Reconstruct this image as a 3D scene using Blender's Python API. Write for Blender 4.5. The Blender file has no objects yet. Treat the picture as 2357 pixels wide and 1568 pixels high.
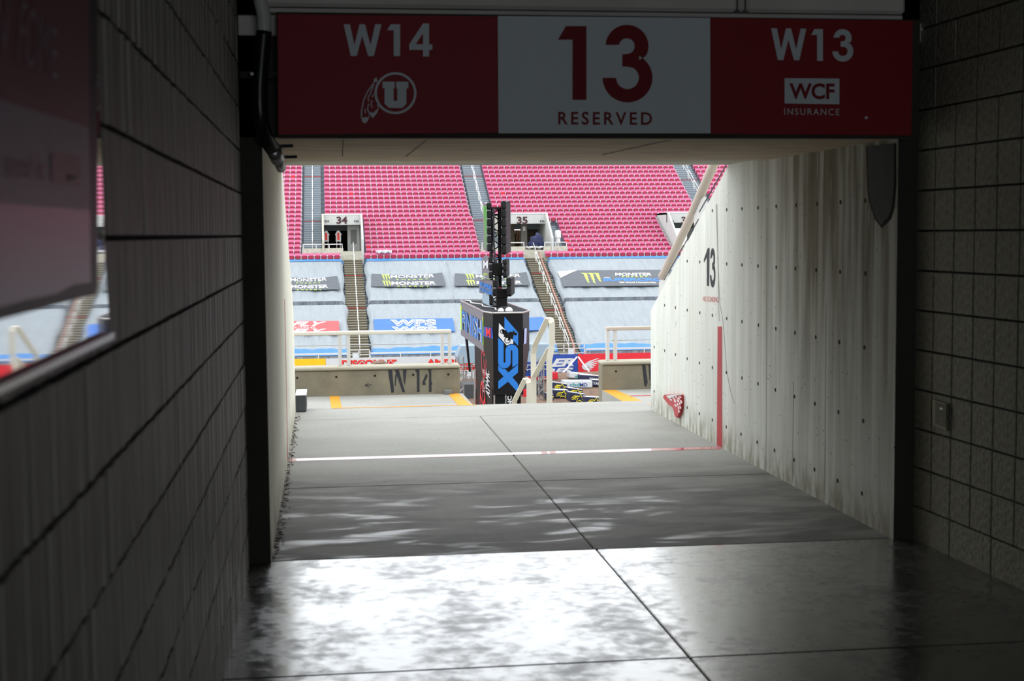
import bpy, bmesh, math, random
from mathutils import Vector, Matrix, geometry
random.seed(7)
V = Vector
# ---------------------------------------------------------------- camera, light, exposure
scn = bpy.context.scene
IMW, IMH, FPX = 2357., 1568., 3274.
YAW, PITCH, ROLL = math.radians(7.45), math.radians(-4.3), math.radians(0.46)
CAM = V((0, 0, 1.6))
_F = V((math.sin(YAW)*math.cos(PITCH), math.cos(YAW)*math.cos(PITCH), math.sin(PITCH)))
_R = _F.cross(V((0, 0, 1))).normalized(); _U = _R.cross(_F)
_c, _s = math.cos(ROLL), math.sin(ROLL)
CR, CU, CF = _R*_c - _U*_s, _R*_s + _U*_c, _F
cd = bpy.data.cameras.new('camera'); cam = bpy.data.objects.new('camera', cd)
scn.collection.objects.link(cam)
cam.matrix_world = Matrix(((CR.x, CU.x, -CF.x, CAM.x), (CR.y, CU.y, -CF.y, CAM.y), (CR.z, CU.z, -CF.z, CAM.z), (0, 0, 0, 1)))
cd.sensor_width = 36; cd.lens = FPX/IMW*36; cd.clip_end = 600; cd.clip_start = .05
cd.dof.use_dof = True; cd.dof.focus_distance = 30; cd.dof.aperture_fstop = 5.6
scn.camera = cam
scn.view_settings.view_transform = 'Standard'; scn.view_settings.look = 'None'
scn.view_settings.gamma = 1; scn.view_settings.use_curve_mapping = False
scn.view_settings.exposure = 0.0
SKY, SUN = 2.65, 0.0
w = bpy.data.worlds.new('overcast_sky'); scn.world = w; w.use_nodes = True
nt = w.node_tree; nt.nodes.clear()
out = nt.nodes.new('ShaderNodeOutputWorld'); bg = nt.nodes.new('ShaderNodeBackground')
tc = nt.nodes.new('ShaderNodeTexCoord'); nz = nt.nodes.new('ShaderNodeTexNoise'); rp = nt.nodes.new('ShaderNodeValToRGB')
nz.inputs['Scale'].default_value = 2.2; nz.inputs['Detail'].default_value = 5
rp.color_ramp.elements[0].position = .3; rp.color_ramp.elements[0].color = (.86, .93, 1.0, 1)
rp.color_ramp.elements[1].position = .7; rp.color_ramp.elements[1].color = (1.0, .99, .97, 1)
nt.links.new(tc.outputs['Generated'], nz.inputs['Vector']); nt.links.new(nz.outputs['Fac'], rp.inputs['Fac'])
nt.links.new(rp.outputs['Color'], bg.inputs['Color']); bg.inputs['Strength'].default_value = SKY
nt.links.new(bg.outputs['Background'], out.inputs['Surface'])
sd = bpy.data.lights.new('veiled_sun', 'SUN'); sd.energy = .3; sd.angle = math.radians(25); sd.color = (1, .97, .92)
so = bpy.data.objects.new('veiled_sun', sd); scn.collection.objects.link(so)
so.rotation_euler = V((.62, .08, -.76)).to_track_quat('-Z', 'Y').to_euler()      # high, from the left of the tunnel

def ray(px, py): return CR*((px-IMW/2)/FPX) + CU*((IMH/2-py)/FPX) + CF
def aY(px, py, Y): r = ray(px, py); return CAM + r*(Y/r.y)
def aX(px, py, X): r = ray(px, py); return CAM + r*(X/r.x)
def aZ(px, py, Z): r = ray(px, py); return CAM + r*((Z-CAM.z)/r.z)
def onp(P0, N):
    P0 = V(P0); N = V(N).normalized()
    def f(px, py, off=0.):
        r = ray(px, py); q = P0 + N*off
        return CAM + r*((q-CAM).dot(N)/r.dot(N))
    f.N = N
    return f
# ---------------------------------------------------------------- materials
MATS = {}
def lin(c): return tuple(((x/255)/12.92 if x/255 <= .04045 else ((x/255+.055)/1.055)**2.4) for x in c)
def mat(name, col, rough=.7, metal=0., noise=.0, nscale=8., bump=0., stretch=(1, 1, 1), spec=.5, coat=0., rgb=True):
    if name in MATS: return MATS[name]
    if rgb: col = lin(col)
    m = bpy.data.materials.new(name); m.use_nodes = True; t = m.node_tree
    b = t.nodes['Principled BSDF']
    b.inputs['Base Color'].default_value = (*col, 1); b.inputs['Roughness'].default_value = rough
    b.inputs['Metallic'].default_value = metal; b.inputs['Specular IOR Level'].default_value = spec
    b.inputs['Coat Weight'].default_value = coat
    if noise or bump:
        g = t.nodes.new('ShaderNodeTexCoord'); mp = t.nodes.new('ShaderNodeMapping'); mp.inputs['Scale'].default_value = stretch
        n = t.nodes.new('ShaderNodeTexNoise'); n.inputs['Scale'].default_value = nscale; n.inputs['Detail'].default_value = 6
        t.links.new(g.outputs['Object'], mp.inputs['Vector']); t.links.new(mp.outputs['Vector'], n.inputs['Vector'])
        if noise:
            r = t.nodes.new('ShaderNodeValToRGB'); r.color_ramp.elements[0].position = .25; r.color_ramp.elements[1].position = .75
            r.color_ramp.elements[0].color = (*[max(0, c*(1-noise)) for c in col], 1)
            r.color_ramp.elements[1].color = (*[min(1, c*(1+noise*.6)) for c in col], 1)
            t.links.new(n.outputs['Fac'], r.inputs['Fac']); t.links.new(r.outputs['Color'], b.inputs['Base Color'])
        if bump:
            bp = t.nodes.new('ShaderNodeBump'); bp.inputs['Strength'].default_value = bump; bp.inputs['Distance'].default_value = .02
            t.links.new(n.outputs['Fac'], bp.inputs['Height']); t.links.new(bp.outputs['Normal'], b.inputs['Normal'])
    MATS[name] = m; return m
def N_(t, typ, **kw):
    n = t.nodes.new(typ)
    for k, v in kw.items():
        if k.startswith('i_'): n.inputs[k[2:].replace('_', ' ')].default_value = v
        else: setattr(n, k, v)
    return n
def ramp(t, fac, stops):
    r = t.nodes.new('ShaderNodeValToRGB'); e = r.color_ramp.elements
    while len(e) < len(stops): e.new(.5)
    for el, (p, c) in zip(e, stops):
        el.position = p; el.color = (*c, 1) if len(c) == 3 else c
    t.links.new(fac, r.inputs['Fac']); return r.outputs['Color']
def mixc(t, fac, a, b, mode='MIX'):
    n = t.nodes.new('ShaderNodeMix'); n.data_type = 'RGBA'; n.blend_type = mode
    for s, v in ((n.inputs[0], fac), (n.inputs[6], a), (n.inputs[7], b)):
        if hasattr(v, 'links') or hasattr(v, 'is_linked'): t.links.new(v, s)
        else: s.default_value = v if isinstance(v, (int, float)) else (*v, 1)
    return n.outputs[2]
def noise(t, vec, scale, st=(1, 1, 1), detail=6, dist=0.):
    mp = N_(t, 'ShaderNodeMapping'); mp.inputs['Scale'].default_value = st
    n = N_(t, 'ShaderNodeTexNoise', i_Scale=scale, i_Detail=detail, i_Distortion=dist)
    t.links.new(vec, mp.inputs['Vector']); t.links.new(mp.outputs['Vector'], n.inputs['Vector']); return n.outputs['Fac']
def mrange(t, v, a, b, c=0., d=1.):
    n = N_(t, 'ShaderNodeMapRange'); n.inputs[1].default_value = a; n.inputs[2].default_value = b
    n.inputs[3].default_value = c; n.inputs[4].default_value = d; n.interpolation_type = 'SMOOTHSTEP'
    t.links.new(v, n.inputs[0]); return n.outputs[0]
def math_(t, op, a, b):
    n = N_(t, 'ShaderNodeMath', operation=op)
    for s, v in ((n.inputs[0], a), (n.inputs[1], b)):
        if hasattr(v, 'is_linked'): t.links.new(v, s)
        else: s.default_value = v
    return n.outputs[0]

def wall_concrete(name, stain):
    m = bpy.data.materials.new(name); m.use_nodes = True; t = m.node_tree; b = t.nodes['Principled BSDF']
    g = N_(t, 'ShaderNodeNewGeometry').outputs['Position']; sx = N_(t, 'ShaderNodeSeparateXYZ'); t.links.new(g, sx.inputs[0])
    base = ramp(t, noise(t, g, 3, (1, 1.6, .35)), [(.2, (.64, .67, .62)), (.55, (.76, .79, .75)), (.85, (.84, .87, .84))])
    st = noise(t, g, 7, (1, 2.2, .12), 8)
    base = mixc(t, ramp(t, st, [(.38, (0, 0, 0)), (.62, (.35, .35, .35))]), base, (.60, .58, .50), 'MIX')
    fine = noise(t, g, 22, (1, 2.5, .05), 4)
    base = mixc(t, .25, base, ramp(t, fine, [(.3, (.5, .5, .48)), (.7, (1, 1, 1))]), 'MULTIPLY')
    if not stain: base = mixc(t, 1., base, (1, .955, .87), 'MULTIPLY')
    if stain:   # algae and rust weathering that runs down from the soffit, densest towards the inner end
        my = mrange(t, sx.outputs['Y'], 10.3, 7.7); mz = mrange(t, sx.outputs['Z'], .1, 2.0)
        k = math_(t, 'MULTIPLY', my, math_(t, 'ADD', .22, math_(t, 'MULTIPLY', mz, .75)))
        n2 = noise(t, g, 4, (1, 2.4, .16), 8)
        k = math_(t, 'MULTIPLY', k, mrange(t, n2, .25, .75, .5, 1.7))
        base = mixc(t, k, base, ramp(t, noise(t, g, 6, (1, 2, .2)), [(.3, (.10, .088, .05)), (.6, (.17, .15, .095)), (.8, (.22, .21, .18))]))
        wh = noise(t, g, 5.5, (1, 2.8, .3), 5, .6)
        wz = mrange(t, sx.outputs['Z'], 1.0, 1.9)
        base = mixc(t, math_(t, 'MULTIPLY', mrange(t, wh, .60, .68), math_(t, 'MULTIPLY', wz, .5)), base, (.50, .48, .44))
    vo = N_(t, 'ShaderNodeTexVoronoi', i_Scale=20.); t.links.new(g, vo.inputs['Vector'])
    hole = mrange(t, vo.outputs['Distance'], .15, .08)
    hole = math_(t, 'MULTIPLY', hole, mrange(t, noise(t, g, 7), .47, .58))
    base = mixc(t, hole, base, (.07, .06, .05))
    foot = math_(t, 'MULTIPLY', mrange(t, sx.outputs['Z'], .28, .0), mrange(t, noise(t, g, 9, (1, 1.5, .6)), .35, .65, .1, .8))
    base = mixc(t, foot, base, (.20, .18, .11))
    t.links.new(base, b.inputs['Base Color']); b.inputs['Roughness'].default_value = .85
    bp = N_(t, 'ShaderNodeBump', i_Strength=.25, i_Distance=.01); t.links.new(noise(t, g, 30, (1, 2, .3)), bp.inputs['Height'])
    t.links.new(bp.outputs['Normal'], b.inputs['Normal']); MATS[name] = m; return m
def floor_mat(name, polished):
    m = bpy.data.materials.new(name); m.use_nodes = True; t = m.node_tree; b = t.nodes['Principled BSDF']
    g = N_(t, 'ShaderNodeNewGeometry').outputs['Position']; sx = N_(t, 'ShaderNodeSeparateXYZ'); t.links.new(g, sx.inputs[0])
    big = noise(t, g, 1.1, (1, 1.6, 1), 8, .4); med = noise(t, g, 3.2, (1, 1.5, 1), 8, .5); fine = noise(t, g, 26, (1, 1, 1), 6)
    if polished:
        base = ramp(t, med, [(.25, (.06, .055, .05)), (.5, (.11, .11, .107)), (.75, (.15, .15, .147))])
        spots = mrange(t, math_(t, 'ADD', math_(t, 'MULTIPLY', noise(t, g, 2.6, (1.1, 1.0, 1), 8, .3), .55), math_(t, 'MULTIPLY', noise(t, g, 15, (1, 1, 1), 10, .2), .45)), .33, .60)       # worn and dirty patches in the sealer
        b.inputs['Specular IOR Level'].default_value = .5
        ro = math_(t, 'ADD', math_(t, 'MULTIPLY', math_(t, 'SUBTRACT', 1., spots), .22), .17)
        t.links.new(ro, b.inputs['Roughness'])
        base = mixc(t, spots, mixc(t, .6, base, (.06, .055, .05)), base)
        b.inputs['Coat Weight'].default_value = 1.; b.inputs['Coat IOR'].default_value = 1.7
        t.links.new(math_(t, 'ADD', math_(t, 'MULTIPLY', math_(t, 'SUBTRACT', 1., spots), .30), .13), b.inputs['Coat Roughness'])
    else:
        base = ramp(t, big, [(.25, (.265, .265, .245)), (.55, (.32, .32, .295)), (.8, (.36, .36, .335))])
        # years of foot dirt on the slab nearest the tunnel
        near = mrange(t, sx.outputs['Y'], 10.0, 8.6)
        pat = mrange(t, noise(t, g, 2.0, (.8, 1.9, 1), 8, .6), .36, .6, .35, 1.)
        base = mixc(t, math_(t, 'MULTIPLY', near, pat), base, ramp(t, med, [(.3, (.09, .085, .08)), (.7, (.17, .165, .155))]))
        b.inputs['Roughness'].default_value = .6
        t.links.new(math_(t, 'SUBTRACT', .75, math_(t, 'MULTIPLY', mrange(t, sx.outputs['Y'], 9.2, 8.2), mrange(t, noise(t, g, 2.6, (.7, 2.2, 1), 8, .5), .52, .68, .05, .42))), b.inputs['Roughness'])
    base = mixc(t, .3, base, ramp(t, fine, [(.3, (.55, .55, .55)), (.7, (1, 1, 1))]), 'MULTIPLY')
    t.links.new(base, b.inputs['Base Color'])
    bp = N_(t, 'ShaderNodeBump', i_Strength=.06, i_Distance=.01); t.links.new(fine, bp.inputs['Height'])
    t.links.new(bp.outputs['Normal'], b.inputs['Normal']); MATS[name] = m; return m

MWALL = wall_concrete('board_formed_concrete_stained', True); MWALL2 = wall_concrete('board_formed_concrete', False)
MFP = floor_mat('sealed_concrete_floor', True); MFC = floor_mat('broomed_concrete_floor', False)
MBLK = mat('ground_face_block', (158, 156, 142), .9, noise=.35, nscale=40, bump=.5)
MBLKL = mat('ribbed_block', (152, 148, 140), .6, noise=.45, nscale=10, bump=.4, stretch=(1, 1.5, .15), spec=.4)
MMORT = mat('dark_mortar', (40, 38, 35), .95)
MCON = mat('pale_concrete', (176, 174, 160), .85, noise=.22, nscale=5, bump=.2)
MSOFF = mat('soffit_concrete', (186, 168, 144), .85, noise=.3, nscale=3, bump=.2, stretch=(1, 3, 1))
MPARA = mat('parapet_concrete', (126, 120, 103), .9, noise=.25, nscale=6, bump=.3)
MCOP = mat('parapet_coping', (164, 160, 145), .85, noise=.1, nscale=8)
MSHADEC = mat('shade_toned_concrete', (58, 55, 50), .9, noise=.2, nscale=6)  # jamb faces stand in shade; that darkness is put into the colour
MCEIL = mat('painted_beam', (212, 210, 202), .8, noise=.1, nscale=4)
MRED = mat('sign_red', (136, 8, 24), .55, spec=.3); MSWH = mat('sign_grey_white', (205, 215, 222), .55, spec=.3)
MSWH2 = mat('sign_lettering_white', (205, 215, 222), .6, spec=.3); MSRED2 = mat('sign_lettering_crimson', (122, 6, 20), .6, spec=.3)
MBLACK = mat('black_rubber', (14, 14, 16), .35); MBLK2 = mat('black_metal', (12, 12, 14), .5, spec=.2)
MSTEEL = mat('galvanised_steel', (160, 160, 160), .35, metal=.9); MCREAM = mat('cream_painted_steel', (206, 202, 190), .5)
MROSE = mat('beige_rail', (184, 171, 160), .5)
MWHITE = mat('white_painted_steel', (196, 196, 194), .5)
MPINK = mat('faded_pink_plastic', (194, 100, 140), .55, noise=.06, nscale=2); MCRIM = mat('crimson_plastic', (150, 18, 58), .5)
MSEATR = mat('new_red_plastic', (205, 10, 22), .45); MSTD = mat('seat_standard_grey', (225, 205, 210), .5); MSLOT = mat('seat_slot', (70, 30, 45), .8)
MPORT = mat('portal_white', (182, 184, 182), .8, noise=.05, nscale=3)
MTAN = mat('stand_step_brown', (92, 86, 72), .9, noise=.2, nscale=3); MNOSE = mat('stand_step_nosing', (152, 147, 130), .8)
MGREY = mat('aluminium_plank_grey', (112, 122, 130), .6, noise=.12, nscale=3); MGREYN = mat('plank_nosing', (150, 160, 168), .6)
MSTRED = mat('red_step_stripe', (165, 40, 48), .7)
MTARP = mat('white_tarpaulin', (133, 142, 149), .5, noise=.10, nscale=1.5, stretch=(2.2, .5, .5))
def _wrinkle(m):
    t = m.node_tree; b = t.nodes['Principled BSDF']; g = N_(t, 'ShaderNodeTexCoord').outputs['Object']
    n1 = noise(t, g, 1.1, (2.6, .32, .32), 5, .7); n2 = noise(t, g, 3.0, (2.2, .5, .5), 4, 1.2)
    h = math_(t, 'ADD', math_(t, 'ABSOLUTE', math_(t, 'SUBTRACT', n1, .5), 0.), math_(t, 'MULTIPLY', math_(t, 'ABSOLUTE', math_(t, 'SUBTRACT', n2, .5), 0.), .4))
    bp = N_(t, 'ShaderNodeBump', i_Strength=1., i_Distance=.14); t.links.new(h, bp.inputs['Height']); t.links.new(bp.outputs['Normal'], b.inputs['Normal'])
_wrinkle(MTARP); MTBLUE = mat('blue_tarpaulin_hem', (40, 112, 176), .5, noise=.12, nscale=3)
MTGREY = mat('grey_tarpaulin_skirt', (132, 140, 150), .5, noise=.5, nscale=3, bump=.8, stretch=(3, 1, 1))
MBANG = mat('charcoal_banner', (64, 71, 80), .5, noise=.15, nscale=2, bump=.5); MLIME = mat('lime_print', (190, 232, 70), .5)
MPRW = mat('white_print', (205, 205, 205), .6); MPRBLK = mat('black_print', (16, 16, 18), .6); MBANB = mat('blue_banner', (28, 96, 182), .5, noise=.15, nscale=2)
MBANR = mat('coral_banner', (232, 62, 66), .5, noise=.1, nscale=2); MSKYB = mat('bright_blue_print', (4, 104, 186), .5)
MYEL = mat('yellow_banner', (238, 184, 0), .5, noise=.08, nscale=2); MDRED = mat('red_print', (222, 40, 28), .5); MHRED = mat('red_banner', (208, 24, 44), .5, noise=.12, nscale=2)
MNAVYB = mat('royal_blue_banner', (18, 62, 150), .5, noise=.15, nscale=2); MNAVY = mat('navy_vinyl', (24, 32, 66), .45); MTEAL = mat('teal_print', (0, 140, 150), .5)
MBWH = mat('white_vinyl', (196, 200, 204), .45, noise=.05, nscale=3); MYELP = mat('yellow_print', (238, 222, 40), .5)
MDIRT = mat('brown_dirt', (112, 88, 72), .95, noise=.45, nscale=2.5, bump=1.); MBLUECLOTH = mat('blue_cloth', (12, 22, 66), .7)
MYLINE = mat('yellow_paint', (206, 142, 22), .7, noise=.1, nscale=6); MRLINE = mat('red_paint', (178, 26, 38), .5, noise=.12, nscale=14); MRFADE = mat('worn_glossy_red_paint', (205, 90, 106), .2, spec=.6, coat=.6)
MSTEN = mat('black_stencil_paint', (44, 46, 52), .85, noise=.3, nscale=14); MSTENR = mat('faded_red_stencil', (216, 120, 118), .85, noise=.2, nscale=20)
MBB = mat('black_vinyl', (14, 15, 18), .5, noise=.3, nscale=1.5, bump=.3, spec=.15); MGBAN = mat('grey_vinyl', (98, 98, 106), .4); MLED = mat('led_face', (120, 130, 140), .4)
MSLATE = mat('slate_blue_box', (134, 154, 170), .5); MPATCH = mat('mortar_patch', (70, 72, 72), .95, noise=.25, nscale=10, bump=.4)
MMIRR = mat('polished_steel', (208, 208, 208), .03, metal=1.); MHOLE = mat('hole_dark', (18, 14, 12), .95)
MLEAF = mat('dry_leaves', (96, 78, 60), .9); MBRASS = mat('outlet_cover', (112, 110, 84), .5, metal=.3)
MPOSTR = mat('poster_red', (120, 14, 40), .5, coat=0.); MPOSTG = mat('poster_grey', (150, 146, 156), .5); MPOSTP = mat('poster_mauve', (150, 84, 112), .4)
MDGREY = mat('dark_grey', (60, 62, 66), .7); MCURB = mat('grey_curb', (110, 114, 117), .8, noise=.2, nscale=12)
# ---------------------------------------------------------------- mesh helpers
class MB:
    def __init__(s): s.v = []; s.f = []; s.m = []
    def quadface(s, pts, mi=0):
        n = len(s.v); s.v += [tuple(p) for p in pts]; s.f.append(tuple(range(n, n+len(pts)))); s.m.append(mi)
    def box(s, x0, y0, z0, x1, y1, z1, mi=0, M=None):
        c = [V((x, y, z)) for z in (z0, z1) for y in (y0, y1) for x in (x0, x1)]
        if M: c = [M @ p for p in c]
        n = len(s.v); s.v += [tuple(p) for p in c]
        for f in ((0, 2, 3, 1), (4, 5, 7, 6), (0, 1, 5, 4), (2, 6, 7, 3), (0, 4, 6, 2), (1, 3, 7, 5)):
            s.f.append(tuple(n+i for i in f)); s.m.append(mi)
    def bbox(s, x0, y0, z0, x1, y1, z1, b=.01, mi=0, M=None):
        """box with chamfered edges"""
        bm = bmesh.new(); bmesh.ops.create_cube(bm, size=1)
        for v in bm.verts: v.co = V(((x0+x1)/2+v.co.x*(x1-x0), (y0+y1)/2+v.co.y*(y1-y0), (z0+z1)/2+v.co.z*(z1-z0)))
        bmesh.ops.bevel(bm, geom=bm.edges[:], offset=b, segments=1, affect='EDGES', profile=.5)
        s.addbm(bm, mi, M)
    def addbm(s, bm, mi=0, M=None):
        n = len(s.v); bm.verts.index_update()
        s.v += [tuple((M @ v.co) if M else v.co) for v in bm.verts]
        for f in bm.faces: s.f.append(tuple(n+v.index for v in f.verts)); s.m.append(mi)
        bm.free()
    def tube(s, pts, r, seg=8, mi=0, cap=True):
        pts = [V(p) for p in pts]; n = len(pts); rr = r if isinstance(r, (list, tuple)) else [r]*n
        base = len(s.v); up = V((0, 0, 1))
        for i, p in enumerate(pts):
            d = (pts[min(i+1, n-1)]-pts[max(i-1, 0)]).normalized()
            a = d.cross(up if abs(d.dot(up)) < .95 else V((0, 1, 0))).normalized(); b = d.cross(a)
            for k in range(seg):
                t = 2*math.pi*k/seg; s.v.append(tuple(p+(a*math.cos(t)+b*math.sin(t))*rr[i]))
        for i in range(n-1):
            for k in range(seg):
                a0 = base+i*seg+k; a1 = base+i*seg+(k+1) % seg
                s.f.append((a0, a1, a1+seg, a0+seg)); s.m.append(mi)
        if cap:
            s.f.append(tuple(base+k for k in reversed(range(seg)))); s.m.append(mi)
            s.f.append(tuple(base+(n-1)*seg+k for k in range(seg))); s.m.append(mi)
    def bar(s, a, b, w, h, up=(0, 0, 1), mi=0):
        a, b, up = V(a), V(b), V(up); d = (b-a).normalized(); sd = d.cross(up)
        if sd.length < 1e-4: sd = d.cross(V((1, 0, 0)))
        sd.normalize(); uu = sd.cross(d)
        c = [p+sd*(i*w/2)+uu*(j*h/2) for p in (a, b) for j in (-1, 1) for i in (-1, 1)]
        n = len(s.v); s.v += [tuple(p) for p in c]
        for f in ((0, 2, 3, 1), (4, 5, 7, 6), (0, 1, 5, 4), (2, 6, 7, 3), (0, 4, 6, 2), (1, 3, 7, 5)):
            s.f.append(tuple(n+i for i in f)); s.m.append(mi)
    def slab(s, pts, ext, mi=0):
        """closed prism from a 3D outline and an extrusion vector"""
        pts = [V(p) for p in pts]; ext = V(ext); n = len(s.v); k = len(pts)
        tri = geometry.tessellate_polygon([pts])
        s.v += [tuple(p) for p in pts] + [tuple(p+ext) for p in pts]
        for t in tri: s.f.append(tuple(n+i for i in t)); s.m.append(mi); s.f.append(tuple(n+k+i for i in reversed(t))); s.m.append(mi)
        for i in range(k): j = (i+1) % k; s.f.append((n+i, n+j, n+k+j, n+k+i)); s.m.append(mi)
    def mesh(s, name, mats):
        me = bpy.data.meshes.new(name); me.from_pydata(s.v, [], s.f)
        for m in (mats if isinstance(mats, (list, tuple)) else [mats]): me.materials.append(m)
        me.polygons.foreach_set('material_index', s.m)
        bm = bmesh.new(); bm.from_mesh(me); bmesh.ops.recalc_face_normals(bm, faces=bm.faces); bm.to_mesh(me); bm.free()
        return me
    def build(s, name, mats, parent=None, smooth=False, **tags):
        me = s.mesh(name, mats)
        if smooth: me.polygons.foreach_set('use_smooth', [True]*len(me.polygons))
        return link(name, me, parent, **tags)
def link(name, me, parent=None, loc=None, **tags):
    o = bpy.data.objects.new(name, me); scn.collection.objects.link(o)
    if parent: o.parent = parent; o.matrix_parent_inverse = parent.matrix_basis.inverted()
    if loc is not None: o.location = loc
    for k, v in tags.items(): o[k] = v
    return o
def thing(name, label, cat, loc=(0, 0, 0), group=None):
    o = bpy.data.objects.new(name, None); scn.collection.objects.link(o); o.location = loc; o.empty_display_size = .2
    o['label'] = label; o['category'] = cat
    if group: o['group'] = group
    return o
def copy_tree(o, parent=None, delta=None):
    c = o.copy(); scn.collection.objects.link(c)
    if parent: c.parent = parent; 
    for ch in list(o.children): copy_tree(ch, c)
    return c
def text_mesh(s, bold=0., shear=0., spacing=1.):
    cu = bpy.data.curves.new('tmp', 'FONT'); cu.body = s; cu.size = 1; cu.offset = bold; cu.shear = shear
    cu.space_character = spacing; cu.resolution_u = 4; cu.fill_mode = 'FRONT'
    o = bpy.data.objects.new('tmp', cu); scn.collection.objects.link(o)
    dg = bpy.context.evaluated_depsgraph_get(); me = bpy.data.meshes.new_from_object(o.evaluated_get(dg))
    vs = [v.co.copy() for v in me.vertices]; fs = [tuple(p.vertices) for p in me.polygons]
    bpy.data.objects.remove(o); bpy.data.curves.remove(cu); bpy.data.meshes.remove(me)
    x0 = min(v.x for v in vs); x1 = max(v.x for v in vs); y0 = min(v.y for v in vs); y1 = max(v.y for v in vs)
    return [((v.x-x0)/(x1-x0), (v.y-y0)/(y1-y0)) for v in vs], fs
def quadmap(q):
    """q: TL, TR, BR, BL in photo pixels -> (u,v) v up"""
    tl, tr, br, bl = q
    def f(u, v): return tuple((1-u)*(1-v)*bl[i] + u*(1-v)*br[i] + u*v*tr[i] + (1-u)*v*tl[i] for i in (0, 1))
    return f
def rect(x0, y0, x1, y1, dy=0.): return ((x0, y0), (x1, y0+dy), (x1, y1+dy), (x0, y1))
def lettering(s, q, plane, m, parent, off=.002, name='lettering', bold=0., shear=0., spacing=1., warp=None, label=None):
    uv, fs = text_mesh(s, bold, shear, spacing); f = quadmap(q) if not callable(q) else q
    vs = []
    for u, v in uv:
        p = f(u, v); 
        if warp: p = warp(u, v, p)
        vs.append(tuple(plane(p[0], p[1], off)))
    me = bpy.data.meshes.new(name); me.from_pydata(vs, [], fs); me.materials.append(m)
    o = link(name, me, parent)
    if label: o['label'] = label
    return o
def decal(polys, plane, m, parent, off=.002, name='emblem', thick=None, label=None):
    """polys in photo pixels laid on a real plane"""
    b = MB()
    for p in polys:
        pts = [plane(x, y, off) for x, y in p]
        if thick: b.slab(pts, plane.N*thick)
        else:
            n = len(b.v); b.v += [tuple(q) for q in pts]
            for t in geometry.tessellate_polygon([pts]): b.f.append(tuple(n+i for i in t)); b.m.append(0)
    o = b.build(name, m, parent)
    if label: o['label'] = label
    return o
def stroke(pts, w, closed=False):
    """polyline -> list of quads (2D)"""
    out = []; P = pts + ([pts[0]] if closed else [])
    n = len(P); L = []; R = []
    for i in range(n):
        a = P[i-1] if i > 0 else (P[-2] if closed else P[0]); c = P[i+1] if i < n-1 else (P[1] if closed else P[-1])
        dx, dy = c[0]-a[0], c[1]-a[1]; l = math.hypot(dx, dy) or 1
        ww = w[i % len(w)] if isinstance(w, list) else w
        L.append((P[i][0]-dy/l*ww/2, P[i][1]+dx/l*ww/2)); R.append((P[i][0]+dy/l*ww/2, P[i][1]-dx/l*ww/2))
    for i in range(n-1): out.append([L[i], L[i+1], R[i+1], R[i]])
    return out
def arc(cx, cy, r, a0, a1, n=16, ry=None):
    ry = ry or r
    return [(cx+r*math.cos(math.radians(a0+(a1-a0)*i/n)), cy+ry*math.sin(math.radians(a0+(a1-a0)*i/n))) for i in range(n+1)]
def tf(polys, sx, ox, oy, sy=None):
    sy = sy or sx
    return [[(x*sx+ox, y*sy+oy) for x, y in p] for p in polys]
def three_poly(x0, x1, y0, y1):
    P = arc(1292, 437, 203, 183, 412-30+13, 18)[:-1] + [(1405, 570)] + arc(1297, 737, 235, -62, 180, 24) + [(1190, 738)]
    P += arc(1297, 737, 107, 180, -60, 16)[0:] + [(1290, 632), (1247, 630), (1247, 515), (1290, 510)] + arc(1290, 437, 74, 90, -170, 14) + [(1212, 425)]
    X0, X1, Y0, Y1 = 1062, 1532, 234, 972
    return [(x0+(x-X0)/(X1-X0)*(x1-x0), y0+(y-Y0)/(Y1-Y0)*(y1-y0)) for x, y in P]
S = dict(kind='structure')
# ---------------------------------------------------------------- STRUCTURE: tunnel floor
YO = 6.97                                   # plane where the block tunnel meets the open-air side walls
XL, XR = -.39, 3.006                        # block walls
XLc, XRc = -.289, 2.90                      # concrete side walls
def xr(y): return XR + (YO-y)*.042          # right block wall opens out slightly towards the camera
fl = MB(); fl.box(-1.2, -9, -.6, 4.4, YO, -.105); fl.box(-.5, YO, -.6, 3.1, 13.24, -.105)
floor = fl.build('floor', MMORT, **S)
ys = [-9, -4, 0, 2.6, 5.13, 7.0]
for i in range(len(ys)-1):
    for (x0, x1) in ((-.6, 1.338), (1.338, 3.75)):
        b = MB(); b.bbox(x0+.004, ys[i]+.004, -.10, x1-.004, ys[i+1]-.004, 0, .004); b.build('floor_slab', MFP, floor)
ys = [7.0, 9.03, 12.38, 13.22]
for i in range(len(ys)-1):
    for (x0, x1) in ((-.40, 1.33), (1.33, 2.99)) if i < 2 else ((-.40, 2.99),):
        b = MB(); b.bbox(x0+.003, ys[i]+.004, -.10, x1-.003, ys[i+1]-.004, -.0005, .005); b.build('floor_slab', MFC, floor)
# red line across the floor
pl = onp((0, 0, 0), (0, 0, 1))
b = MB(); b.box(XLc+.01, 10.13, .0002, XRc-.02, 10.24, .0014)
b.build('painted_line', MRFADE, floor, label='faded red line painted across the concrete floor')
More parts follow.
